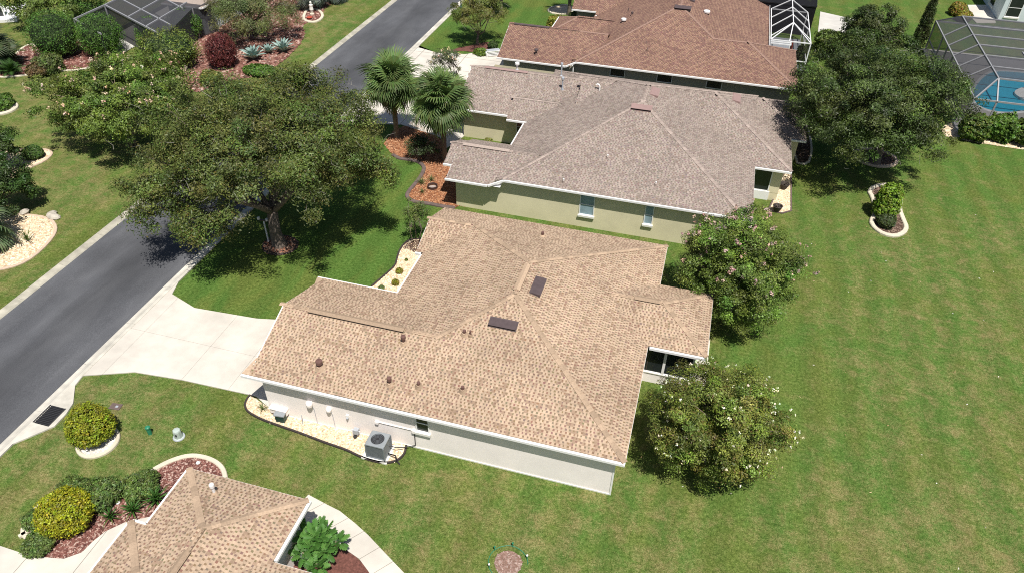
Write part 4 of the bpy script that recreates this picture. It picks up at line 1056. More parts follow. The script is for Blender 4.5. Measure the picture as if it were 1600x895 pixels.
def shrub(name, label, xyr, col, seed, hz=1.0, wx=1.0, wy=1.0, per=26, size=.09, clump=None, core='core', cat='shrub', group=None, lump=.06, leafmat='leaf', sink=.12, dens=1.0, aspect=.6, var=.28, tint=.22, warm=None, rough=1.0):
    """clipped or loose mound: a leafy shell of small clumps over a dark twiggy inside"""
    x, y, Rr = xyr; Rr *= .88; T = thing(name, label, cat, (x, y, 0), 0, group); rng = np.random.default_rng(seed)
    rx, ry, rz = Rr * wx, Rr * wy, Rr * hz; zc = rz * (1 - sink)
    cl = clump or max(.10, Rr * .17)
    n = int(dens * 4 * math.pi * Rr * Rr / (cl * cl * 1.1)); n = max(40, min(n, 900))
    d = icosphere_pts(n) + rng.normal(size=(n, 3)) * .05; d = d / np.linalg.norm(d, axis=1, keepdims=True); d = d[d[:, 2] > -.72]
    bumps = 1 + lump * (np.sin(d[:, 0] * 5 + seed) + np.sin(d[:, 1] * 6 + seed * 2) + np.sin(d[:, 2] * 5 + seed * 3)) / 1.5 + rng.normal(size=len(d)) * lump * .5 * rough
    C = d * bumps[:, None] * np.array([rx, ry, rz]) * (1 - cl / Rr * .45) + [0, 0, zc]; C[:, 2] = np.maximum(C[:, 2], .05)
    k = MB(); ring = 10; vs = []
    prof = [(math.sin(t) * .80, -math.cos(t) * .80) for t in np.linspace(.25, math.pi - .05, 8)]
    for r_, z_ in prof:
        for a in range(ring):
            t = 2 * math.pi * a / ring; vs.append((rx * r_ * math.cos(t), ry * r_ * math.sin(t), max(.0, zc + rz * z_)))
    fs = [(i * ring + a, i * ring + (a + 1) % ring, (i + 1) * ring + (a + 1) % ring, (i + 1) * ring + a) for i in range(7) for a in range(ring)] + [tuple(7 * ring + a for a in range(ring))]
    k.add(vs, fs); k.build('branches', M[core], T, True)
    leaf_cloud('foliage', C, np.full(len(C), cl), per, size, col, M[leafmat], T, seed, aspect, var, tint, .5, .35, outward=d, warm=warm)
    return T

# --- big-leaved plants: each leaf is an object that shares its mesh
def strap_leaf(L, w, bend, thick=.0, n=6, fold=.25, tipw=.05, rise=1.0):
    """a blade growing along +x, arching up then down, folded along the midrib"""
    mb = MB(); vs = []
    for i in range(n + 1):
        t = i / n; x = L * t * (1 - .12 * bend * t); z = L * (.55 * rise * t - bend * t * t)
        ww = w * (math.sin(math.pi * min(1, t * .85 + .14)) ** .7) * (1 - t * .15) + tipw * w * (1 - t); ww = ww if i < n else .004
        vs += [(x, -ww / 2, z + fold * ww * .5), (x, 0, z - thick), (x, ww / 2, z + fold * ww * .5)]
    fs = []
    for i in range(n):
        a, b = i * 3, (i + 1) * 3; fs += [(a, a + 1, b + 1, b), (a + 1, a + 2, b + 2, b + 1)]
    return mb.add(vs, fs)
def set_col(mb, c, var=.0, rng=None):
    mb.c = [tuple(x * (1 + (rng.uniform(-var, var) if rng else 0)) for x in c) for _ in mb.v]; return mb

def agave(label, xy, R_, seed, col=(.24, .34, .31), n=22, group='blue agaves'):
    T = thing('agave', label, 'agave', (xy[0], xy[1], .02), 0, None); rng = np.random.default_rng(seed)
    mes = []
    for v in range(2):
        mb = strap_leaf(1.0, .17, .25 + .12 * v, .02, 6, .5, .6, 1.0); set_col(mb, col); me = mb.mesh('leaf'); me.materials.append(M['agave']); mes.append(me)
    for i in range(n):
        ring = i / n; pit = -R(8 + 62 * ring); L = R_ * (1.0 - .35 * ring) * rng.uniform(.85, 1.1)
        link('leaf', mes[i % 2], None, T, loc=(0, 0, .05), rot=(rng.normal() * .1, pit, i * 2.399 + rng.normal() * .1), scale=(L, L * 1.05, L))
    return T

def pinnate(L, lw, nl, bend, col, rng, leaflet=.30):
    mb = MB(); pts = []
    for i in range(9):
        t = i / 8; pts.append((L * t * (1 - .1 * bend * t), 0, L * (.55 * t - bend * t * t)))
    mb.tube(pts, [.022 * (1 - .8 * i / 8) * L + .004 for i in range(9)], 4, False)
    for i in range(nl):
        t = .16 + .82 * i / nl; k = t * 8; j = min(7, int(k)); f = k - j; p = Vector(pts[j]) * (1 - f) + Vector(pts[j + 1]) * f; d = (Vector(pts[j + 1]) - Vector(pts[j])).normalized()
        ll = leaflet * L * math.sin(math.pi * min(.97, t * .9 + .12)) ** .6
        for s in (-1, 1):
            q = p + d * ll * .55 + Vector((0, s * ll * .85, ll * .12 - ll * .25 * rng.random())); u = d * lw * L
            mb.add([p - u * .5, p + u * .5, q], [(0, 1, 2)])
    return set_col(mb, col, .15, random.Random(4))

def rosette(name, label, xy, R_, n, col, seed, kind='sago', z0=.1, cat='plant', tilt=(5, 70), group=None):
    T = thing(name, label, cat, (xy[0], xy[1], .02), 0, group); rng = np.random.default_rng(seed); mes = []
    for v in range(3):
        if kind == 'sago': mb = pinnate(1.0, .03, 26, .42 + .1 * v, tuple(c * (.85 + .15 * v) for c in col), random.Random(v + seed))
        elif kind == 'strap': mb = set_col(strap_leaf(1.0, .07, .5 + .12 * v, 0, 6, .4, .4, 1.2), tuple(c * (.8 + .2 * v) for c in col))
        else: mb = set_col(strap_leaf(1.0, .05, .35 + .2 * v, 0, 5, .3, .4, 1.3), tuple(c * (.8 + .2 * v) for c in col))
        me = mb.mesh('frond' if kind == 'sago' else 'leaf'); me.materials.append(M['leaf_waxy']); mes.append(me)
    if z0 > .2: MB().tube([(0, 0, 0), (0, 0, z0)], [.14, .11], 10).build('trunk', M['palm_bark'], T)
    for i in range(n):
        g = i / n; pit = -R(tilt[0] + (tilt[1] - tilt[0]) * g); L = R_ * rng.uniform(.8, 1.12)
        link('frond' if kind == 'sago' else 'leaf', mes[i % 3], None, T, loc=(0, 0, z0), rot=(rng.normal() * .15, pit, i * 2.399 + rng.normal() * .15), scale=(L, L, L))
    return T

def fan_frond(col, seed, droop, dead=False):
    """cabbage palm leaf: long petiole, costapalmate fan of split segments with drooping tips"""
    rng = random.Random(seed); mb = MB()
    mb.tube([(0, 0, 0), (.35, 0, .06), (.75, 0, .02)], [.022, .017, .012], 5, False); n = 30
    for i in range(n):
        a = -2.05 + 4.1 * i / (n - 1); L = (.80 + .22 * math.cos(a)) * rng.uniform(.9, 1.05); base = Vector((.75 + .16 * (1 - abs(a) / 2.1), 0, .01 - .05 * (1 - abs(a) / 2.1)))
        d = Vector((math.cos(a), math.sin(a), .22 * abs(math.sin(a)))); s = Vector((-math.sin(a), math.cos(a), 0)); w = .048
        pts = [base, base + d * L * .5 + Vector((0, 0, .02)), base + d * L * .80 + Vector((0, 0, -.05 - droop * .3)), base + d * L + Vector((0, 0, -.18 - droop * rng.uniform(.6, 1.2)))]
        vs = []
        for p, ww in zip(pts, (.018, w, w * .7, .004)): vs += [p - s * ww, p + Vector((0, 0, -.012)), p + s * ww]
        j = rng.uniform(.75, 1.25)
        mb.add(vs, [f for k in range(3) for f in ((k * 3, k * 3 + 1, k * 3 + 4, k * 3 + 3), (k * 3 + 1, k * 3 + 2, k * 3 + 5, k * 3 + 4))], None)
    set_col(mb, col, .22, rng); me = mb.mesh('frond'); me.materials.append(M['leaf_waxy']); return me

def palm(label, xy, z, R_, seed, n=34, col=(.105, .160, .050), lean=(0, 0), cat='palm', trunk_r=.17, n_dead=4):
    T = thing('palm_tree', label, cat, (xy[0], xy[1], 0)); rng = np.random.default_rng(seed)
    mb = MB(); prof = [(lean[0] * t * t, lean[1] * t * t, z * t) for t in np.linspace(0, 1, 9)]
    mb.tube(prof, [trunk_r * (1.25 if i == 0 else 1 + .10 * (i % 2)) for i in range(9)], 12)
    for i in range(26):   # old leaf boots
        t = .62 + .36 * i / 26; a = i * 2.4; p = Vector((lean[0] * t * t, lean[1] * t * t, z * t)); d = Vector((math.cos(a), math.sin(a), 0))
        mb.add([p + d * trunk_r * .7, p + d * (trunk_r + .06) + Vector((0, 0, .16)) + Vector((-d.y, d.x, 0)) * .05, p + d * (trunk_r + .06) + Vector((0, 0, .16)) - Vector((-d.y, d.x, 0)) * .05], [(0, 1, 2)])
    mb.build('trunk', M['palm_bark'], T)
    mes = [fan_frond(tuple(c * k for c in col), seed + i, dr) for i, (k, dr) in enumerate(((1.15, .15), (.95, .35), (.75, .5), (1.3, .25)))]
    dm = fan_frond((.20, .13, .065), seed + 9, .6)
    for i in range(n):
        g = i / n; pit = -R(-48 + 122 * g) + rng.normal() * .1; L = R_ * rng.uniform(.85, 1.1) / 1.75
        link('frond', mes[(i * 7) % 4], None, T, loc=(lean[0], lean[1], z + .05 * g), rot=(rng.normal() * .55, pit + rng.normal() * .12, i * 2.399 + rng.normal() * .3), scale=(L, L, L))
    for i in range(n_dead):
        L = R_ * .5; link('dead_frond', dm, None, T, loc=(lean[0], lean[1], z - .1), rot=(0, R(58), i * 1.7 + seed), scale=(L, L, L))
    return T

def big_leaf_plant():
    """split-leaf philodendron by the path: every lobed leaf its own piece"""
    xy = [(-10.49, 12.35)][0]; xy = (xy[0] - .0, xy[1] - .05)
    T = thing('philodendron', 'glossy green split-leaf philodendron between the path and lower house', 'plant', (xy[0], xy[1], .03)); rng = np.random.default_rng(5); mes = []
    for v in range(3):
        mb = MB(); mb.tube([(0, 0, 0), (.25, 0, .05), (.5, 0, 0)], [.014, .011, .008], 4, False)
        for s in (-1, 1):
            for i in range(6):
                t = .42 + .1 * i; a = (1.45 - .2 * i) * s; L = .34 * (1 - .45 * abs(i - 2) / 5); p = Vector((t, 0, -.02 * i)); d = Vector((math.cos(a), math.sin(a), -.18)); q = Vector((-d.y, d.x, 0)) * .055
                mb.add([p - q, p + d * L * .55 - q * 1.1, p + d * L - Vector((0, 0, .05)), p + d * L * .55 + q * 1.1, p + q], [(0, 1, 2, 3, 4)])
        mb.add([(.42, -.05, 0), (1.0, -.06, -.10), (1.2, 0, -.18), (1.0, .06, -.10), (.42, .05, 0)], [(0, 1, 2, 3, 4)])
        c = [(.075, .185, .035), (.055, .140, .026), (.105, .235, .050)][v]
        set_col(mb, c, .12, random.Random(v)); me = mb.mesh('leaf'); me.materials.append(M['leaf_waxy']); mes.append(me)
    stems = MB()
    k = 0
    for j in range(11):
        a = j * 2.4; r_ = .12 + .78 * (j / 11); bx, by, bz = r_ * math.cos(a), r_ * math.sin(a), .75 + .65 * (1 - r_)
        stems.tube([(bx * .3, by * .3, 0), (bx * .8, by * .8, bz * .6), (bx, by, bz)], [.045, .035, .025], 6)
        for i in range(20):
            g = i / 20; L = rng.uniform(.32, .52)
            link('leaf', mes[k % 3], None, T, loc=(bx, by, bz - .2 * (1 - g)), rot=(rng.normal() * .3, -R(-12 + 72 * g) + rng.normal() * .12, i * 2.399 + j), scale=(L, L, L)); k += 1
    stems.build('stems', M['bark_pale'], T, True)

def vegetation():
    EXO = [(*[(-25.84, 26.40)][0], 4, 1.9, 34), (*[(-23.31, 25.49)][0], 3.9, 1.5, 26), (*[(-26.61, 26.32)][0], 5, 1.6, 24), (*[(-16.31, 31.45)][0], 5, 1.7, 28), (*[(-22.05, 34.77)][0], 7.6, 1.6, 26)]
    OAK = (.058, .076, .024); OAKB = (.038, .056, .018); CR = (.098, .120, .030)
    tree('oak_tree', 'big spreading oak overhanging the street and lawn', 'tree', [(-21.95, 29.44)][0], (-22.1, 30.4, 5.7), (6.5, 6.1, 3.6), 780, 225, .66, .132, OAK, 11, (2.5, .36), 'bark', twig=190, droop=.25, extra=EXO, notch=3.2, aspect=.42, warm=(.07, (.14, .115, .03)), tint=.30, var=.28, lo=-.32, jit=.10, shell=.42)
    tree('oak_tree', 'dark green oak on the back lawn near the pool', 'tree', (12.6, 50.0), (10.9, 48.9, 4.7), (5.6, 5.7, 3.7), 660, 190, .66, .15, OAKB, 21, (2.2, .32), 'bark', twig=140, aspect=.42, tint=.30, var=.35, lo=-.6, jit=.10, shell=.42)
    tree('crape_myrtle', 'pale pink flowering crape myrtle across the street', 'tree', [(-37.73, 37.02)][0], (-37.6, 37.4, 3.4), (4.9, 4.5, 2.7), 400, 200, .62, .14, (.074, .106, .026), 31, (1.2, .10), 'bark_pale', flowers=((.42, .31, .32), 150, 12, 1.15, .05), stems=5, aspect=.5, tint=.25, var=.32, jit=.12)
    tree('crape_myrtle', 'pink flowering crape myrtle between the two nearest house backs', 'tree', (3.45, 31.0), (3.4, 30.6, 3.15), (3.15, 3.0, 2.95), 440, 230, .48, .10, (.078, .115, .028), 41, (.9, .08), 'bark_pale', flowers=((.30, .20, .25), 170, 12, .95, .25), stems=5, aspect=.5, tint=.25, var=.32, jit=.05, lo=-.8, shell=.45)
    tree('crape_myrtle', 'white flowering crape myrtle on the lawn beside the sunroom', 'tree', (3.15, 20.85), (3.1, 20.75, 2.65), (2.8, 2.7, 2.4), 470, 220, .40, .092, CR, 51, (.8, .07), 'bark_pale', flowers=((.60, .58, .60), 140, 9, .62, -.1), stems=6, aspect=.45, tint=.27, var=.30, jit=.02, shell=.45, lo=-.85, warm=(.05, (.16, .10, .035)))
    # trees at the back
    tree('broadleaf_tree', 'dark leafy tree behind the oak near the top right', 'tree', (13.2, 68.5), (13.2, 68.5, 2.8), (2.9, 2.8, 2.3), 120, 210, .6, .15, (.034, .050, .017), 61, (1.5, .2), tint=.3, aspect=.6)
    tree('olive_tree', 'feathery grey green tree leaning over the agaves', 'tree', [(-40.73, 58.43)][0], (-40.2, 57.5, 3.0), (4.3, 3.6, 2.4), 150, 260, .75, .22, (.085, .098, .048), 71, (1.3, .16), 'bark', twig=60, aspect=.16, tint=.22, droop=.7, jit=.12)
    tree('bottlebrush_tree', 'small olive green tree on the lawn between street and brown house', 'tree', [(-20.51, 62.52)][0], (-20.7, 63.0, 2.9), (2.5, 2.3, 1.8), 90, 240, .55, .15, (.095, .105, .032), 81, (1.1, .12), 'bark', twig=40, aspect=.3, tint=.25, jit=.12)
    tree('young_tree', 'slim young tree with drooping leaves at the entry bed', 'tree', [(-14.46, 32.06)][0], (-14.5, 32.2, 1.7), (.95, .9, 1.05), 26, 60, .34, .17, (.065, .085, .030), 91, (1.0, .035), 'bark', stems=3, aspect=.22, tint=.25, droop=.25)
    tree('shrub_tree', 'open vase shaped crape shrub on the far concrete drive', 'tree', [(-20.11, 55.13)][0], (-20.6, 54.3, 1.6), (1.3, 1.2, 1.0), 40, 90, .35, .14, (.060, .070, .040), 95, (.6, .04), 'bark', stems=6, aspect=.3, tint=.3, flowers=((.5, .36, .34), 26, 8, .8, .1))
    T = thing('cypress', 'tall narrow dark cypress beside the pool screen', 'tree', (18.45, 73.6, 0)); rng = np.random.default_rng(3)
    zz = rng.uniform(.2, 5.0, 150); rr = .75 * (1 - zz / 5.3) ** .7 * np.minimum(1, .5 + zz); a = rng.uniform(0, 6.28, 150)
    C = np.stack([np.cos(a) * rr * .75, np.sin(a) * rr * .75, zz], 1); leaf_cloud('crown', C, np.full(150, .26), 130, .13, (.030, .042, .016), M['leaf'], T, 4, .3, .3, .2, .4, .2)
    MB().tube([(0, 0, 0), (0, 0, 4.6)], [.10, .02], 7).build('trunk', M['bark'], T)

    # palms
    palm('cabbage palm nearest the grey roofed house', [(-16.17, 41.66)][0], 4.25, 2.2, 3, n=52)
    palm('cabbage palm standing between the oak and the driveway', (-20.6, 43.75), 4.1, 2.15, 8, n=50)
    palm('tall grey trunked palm at the top beside the far lawn', [(-20.66, 70.73)][0], 5.2, 2.0, 12, n=24, col=(.17, .21, .17))
    palm('slender palm trunk in front of the brown house porch', [(-14.17, 72.88)][0], 4.4, 1.7, 15, n=22)
    palm('low palm with pale green fans at the left edge', [(-37.76, 24.30)][0], 1.9, 2.1, 19, n=26, col=(.12, .17, .085), trunk_r=.13, n_dead=2)
    palm('dark palm at the upper left edge by the mulch', [(-56.96, 44.94)][0], 1.7, 2.2, 23, n=22, col=(.05, .07, .03), n_dead=3)
    palm('silvery fan palm at the top of the far border', [(-39.39, 66.50)][0], 1.6, 1.9, 27, n=22, col=(.13, .16, .13), n_dead=0)
    palm('fan palm behind the street border at the top edge', [(-38.32, 69.34)][0], 1.5, 1.9, 28, n=20, col=(.10, .13, .10), n_dead=0)
    big_leaf_plant()

    # clipped round shrubs
    G = (.050, .105, .022)
    shrub('round_shrub', 'largest clipped round green shrub at the upper left', (-54.08, 48.77, 2.49), G, 101, .95, cat='shrub', lump=.03)
    shrub('round_shrub', 'clipped round shrub in front of the screened pool', (-50.73, 50.34, 2.18), G, 102, .95, lump=.03)
    shrub('round_shrub', 'round shrub behind the two largest clipped ones', (-57.10, 56.70, 1.77), G, 103, .95, lump=.03)
    shrub('round_shrub', 'clipped shrub behind the white oleander', (-47.47, 52.95, 1.71), G, 104, .95, lump=.03)
    shrub('round_shrub', 'clipped shrub at the corner of the screened house', (-46.24, 55.65, 1.74), G, 105, .95, lump=.03)
    shrub('red_shrub', 'dark red clipped shrub in the pink mulch', (-39.47, 51.09, 1.51), (.085, .020, .026), 106, 1.12, core='core_red', lump=.03, wx=.92)
    T = shrub('oleander', 'light green oleander with white flowers', (-43.39, 49.62, 2.34), (.085, .115, .028), 107, .85, wx=1.25, lump=.14, size=.17, aspect=.3, clump=.5, per=40)
    rng = np.random.default_rng(77); d = unit(rng, 60); d = d[d[:, 2] > .1]; r_ = 1.75
    leaf_cloud('blossoms', d * [2.1, 1.7, 1.35] + [0, 0, 1.25], np.full(len(d), .10), 14, .12, (.52, .50, .52), M['petal'], T, 5, .9, .1, .1)
    shrub('golden_shrub', 'clipped golden green ball beside the storm drain', (-22.34, 14.66, 1.05), (.150, .165, .016), 110, 1.0, core='core_gold', size=.085, lump=.05)
    shrub('golden_shrub', 'big yellow green ball shrub in the red mulch bed', (-20.32, 10.83, 1.09), (.185, .185, .014), 111, .9, core='core_gold', size=.085, lump=.05)
    LG = (.070, .105, .036)
    for c, lab, sd in (((-21.06, 11.96, 0.67), 'low green shrub behind the big yellow ball shrub', 112), ((-19.79, 12.12, 0.78), 'low spreading shrub right of the yellow ball', 113), ((-18.64, 12.88, 0.74), 'low green shrub next to the red mulch curve', 114), ((-21.62, 10.46, 0.46), 'small green shrub left of the yellow ball', 115), ((-20.70, 9.66, 0.56), 'round green shrub at the end of the entry walk', 116)):
        shrub('low_shrub', lab, c, LG, sd, .75, lump=.12, size=.08)
    SG = (.045, .115, .020)
    for p, r_, lab in (((173,806), .55, 'cycad nearest the yellow ball shrub'), ((208,795), .62, 'cycad in the middle of the red mulch'), ((243,778), .72, 'cycad against the roof of the lower house')):
        pass
    rosette('cycad', 'spiky green cycad closest to the yellow ball', [(-18.98, 11.43)][0], .55, 26, SG, 1, 'strap', .1)
    rosette('cycad', 'spiky green cycad in the middle of the red mulch', [(-18.34, 11.92)][0], .66, 30, SG, 2, 'strap', .1)
    rosette('cycad', 'spiky green cycad against the lower house roof', [(-17.75, 12.57)][0], .75, 34, SG, 3, 'strap', .12)
    rosette('sago_palm', 'sago palm at the upper left mulch bed', [(-56.58, 46.32)][0], 1.3, 34, (.050, .110, .024), 4, 'sago', .8, 'sago palm')
    rosette('sago_palm', 'low sago palm below the larger sago', [(-54.90, 44.30)][0], 1.2, 30, (.045, .10, .022), 5, 'sago', .15, 'sago palm')
    rosette('spiky_plant', 'thin leaved spiky plant in the tan stone bed', [(-35.96, 25.50)][0], .75, 20, (.09, .13, .03), 6, 'grass')
    rosette('yellow_iris', 'yellowing strap leaved clump beside the pink mulch', [(-42.94, 51.79)][0], 1.5, 40, (.16, .15, .05), 7, 'strap')
    for p, r_, lab in (((395,92), 1.45, 'widest blue grey agave in the street border'), ((422,82), .95, 'smallest blue grey agave between two larger ones'), ((443,78), 1.35, 'blue grey agave nearest the street')):
        pass
    agave('widest blue grey agave in the border', [(-37.93, 53.15)][0], 1.55, 1, n=30)
    agave('smallest blue grey agave between two larger ones', [(-37.42, 54.83)][0], 1.0, 2)
    agave('blue grey agave nearest the street', [(-36.34, 55.50)][0], 1.45, 3)
    # beds near the grey house
    for p, lab, sd in (((659,287), 'tuft of pale grass left of the fire ring', 1), ((674,282), 'tuft of pale grass behind the fire ring', 2), ((660,301), 'small grass tuft in front of the fire ring', 3)):
        pass
    gt = (.13, .16, .06)
    rosette('grass_tuft', 'pale grass tuft left of the fire ring', [(-16.52, 38.19)][0], .55, 36, gt, 11, 'grass', .02, tilt=(0, 60))
    rosette('grass_tuft', 'pale grass tuft behind the fire ring', [(-16.06, 38.75)][0], .45, 30, gt, 12, 'grass', .02, tilt=(0, 60))
    rosette('grass_tuft', 'small grass tuft in front of the fire ring', [(-16.08, 37.17)][0], .4, 26, gt, 13, 'grass', .02, tilt=(0, 60))
    shrub('stone_bed_shrub', 'golden little shrub in the entry stone bed near the garage', (-14.09, 28.02, 0.23), (.14, .13, .02), 121, .85, size=.05, clump=.07, core='core_gold')
    shrub('stone_bed_shrub', 'golden little shrub halfway along the entry stone bed', (-14.29, 29.04, 0.22), (.14, .13, .02), 122, .85, size=.05, clump=.07, core='core_gold')
    shrub('stone_bed_shrub', 'tiny dark shrub at the top of the entry stone bed', (-14.34, 30.18, 0.10), (.08, .10, .02), 123, .9, size=.04, clump=.05)
    shrub('stone_bed_shrub', 'grey green shrub against the garage gutter', (-14.66, 27.44, 0.18), (.09, .13, .06), 124, .8, size=.05, clump=.07)
    rosette('stone_bed_fern', 'small light green plant at the garage corner', [(-16.31, 18.05)][0], .38, 26, (.14, .18, .06), 14, 'grass', .02, tilt=(0, 55))
    shrub('hibiscus', 'bright green upright shrub in the keyhole bed', (12.44, 43.15, 0.94), (.105, .165, .022), 131, 1.45, wx=.9, wy=1.0, lump=.10, size=.11)
    shrub('dark_shrub', 'low dark shrub at the front of the keyhole bed', (12.45, 42.00, 0.58), (.035, .050, .020), 132, .8, lump=.12, size=.09)
    # across the street, left edge
    shrub('mound_shrub', 'low dark green mound in the pale stone bed', (-42.95, 33.63, 0.74), (.040, .075, .022), 141, .65, lump=.04, size=.09)
    tree('dark_tree', 'dark leafy shrub tree at the left edge above the stone bed', 'tree', [(-44.29, 31.81)][0], (*[(-43.48, 31.75)][0], 1.7), (1.4, 1.3, 1.4), 45, 230, .5, .14, (.032, .058, .016), 142, (.7, .08), jit=.12)
    tree('dark_tree', 'dark shrub tree casting shade over the tan stone bed', 'tree', [(-39.83, 27.68)][0], (*[(-39.10, 27.83)][0], 1.8), (1.7, 1.6, 1.6), 60, 230, .5, .14, (.028, .052, .016), 143, (.7, .08), jit=.14)
    shrub('hedge_shrub', 'olive shrub behind the sago palm', (-52.36, 45.75, 1.17), (.065, .085, .034), 144, .7, lump=.14, size=.13)
    shrub('hedge_shrub', 'brownish shrub below the clipped round ones', (-52.61, 44.75, 0.90), (.075, .055, .030), 145, .7, lump=.14, size=.13)
    shrub('hedge_shrub', 'small leafy plant in the stone rimmed bed', (-50.71, 39.14, 0.85), (.055, .10, .022), 146, .7, lump=.14, size=.16)
    tree('garden_tree', 'light green garden tree at the top left corner', 'tree', [(-62.49, 56.87)][0], (*[(-59.68, 54.63)][0], 2.6), (4.0, 3.2, 2.0), 90, 200, .8, .2, (.080, .115, .032), 147, (.9, .12), jit=.16)
    shrub('hedge_shrub', 'low plants between the pink mulch and agaves', (-38.48, 47.82, 0.93), (.10, .11, .035), 148, .6, lump=.16, size=.16)
    shrub('border_shrub', 'green ground hugging shrub below the agaves', (-35.86, 50.73, 1.00), (.055, .105, .022), 149, .35, wx=1.6, lump=.10, size=.12)
    shrub('porch_shrub', 'yellow green shrub beside the brown house porch trunk', (-14.64, 68.75, 0.85), (.13, .13, .025), 150, .8, lump=.14, size=.15)
    shrub('porch_shrub', 'dark shrub below the brown house porch', (-13.44, 71.78, 0.54), (.035, .05, .02), 151, .8, lump=.14, size=.13)
    shrub('border_shrub', 'green clump beside the far mailbox strip', (-19.42, 60.25, 0.54), (.07, .11, .02), 152, .6, wx=1.4, lump=.14, size=.13)
    shrub('border_shrub', 'dark clump at the brown garage corner', (-18.87, 61.96, 0.49), (.03, .05, .018), 153, .8, lump=.14, size=.13)
    shrub('ixora', 'yellow orange flowering mound by the pale blue house', (23.91, 85.58, 0.89), (.13, .125, .022), 154, .8, lump=.10, size=.16, warm=(.14, (.42, .14, .05)))
    shrub('ixora', 'second yellow green mound next to the pool screen', (24.23, 83.78, 0.76), (.14, .135, .022), 155, .8, lump=.10, size=.16, warm=(.10, (.42, .16, .05)))
    PB = (.050, .085, .018)
    shrub('pool_shrub', 'leafy shrub at the pool screen corner beside the oak', (19.88, 56.12, 1.02), PB, 156, 1.1, lump=.16, size=.17, warm=(.12, (.16, .17, .03)))
    shrub('pool_shrub', 'green shrub in the middle of the pool border', (21.81, 56.69, 1.09), (.055, .105, .020), 157, 1.1, lump=.16, size=.17)
    shrub('pool_shrub', 'dark shrub of the pool border at the right edge', (23.23, 56.60, 0.98), PB, 158, 1.1, lump=.16, size=.17)
    shrub('corner_shrub', 'light green shrub at the back corner of the grey house', (8.74, 55.40, 0.65), (.10, .14, .03), 159, .9, lump=.16, size=.14)
    shrub('corner_shrub', 'shrub half hidden beside the small white screen cage', (8.04, 67.31, 0.76), (.05, .065, .022), 160, 1.1, lump=.16, size=.15)
    shrub('corner_shrub', 'bright shrub under the oak beside the white cage', (10.62, 71.12, 1.34), (.075, .11, .028), 161, .8, wx=1.2, lump=.16, size=.16)
    shrub('entry_shrub', 'yellow green plant at the grey house entry', (-13.99, 44.80, 0.33), (.14, .15, .05), 162, .7, lump=.16, size=.10)
    shrub('entry_shrub', 'olive ground plant between palms and far drive', (-21.73, 51.13, 0.91), (.12, .11, .035), 163, .5, wx=1.5, lump=.16, size=.15)
    tree('dark_shrub_tree', 'dark understorey shrub below the palm by the grey house', 'tree', (-17.6, 41.2), (-17.7, 41.2, .9), (1.2, 1.0, .7), 30, 120, .35, .14, (.03, .045, .018), 164, (.4, .05), stems=3, aspect=.3)

vegetation()

# ------------------------------------------------------------------ small things
def frame_bars(parent, segs, w, mat, name='frame_bar'):
    for a, b in segs: MB().bar(a, b, w, w * 1.3).build(name, M[mat], parent)
def panel(parent, pts, mat, name='screen'):
    MB().add(pts, [tuple(range(len(pts)))]).build(name, M[mat], parent)

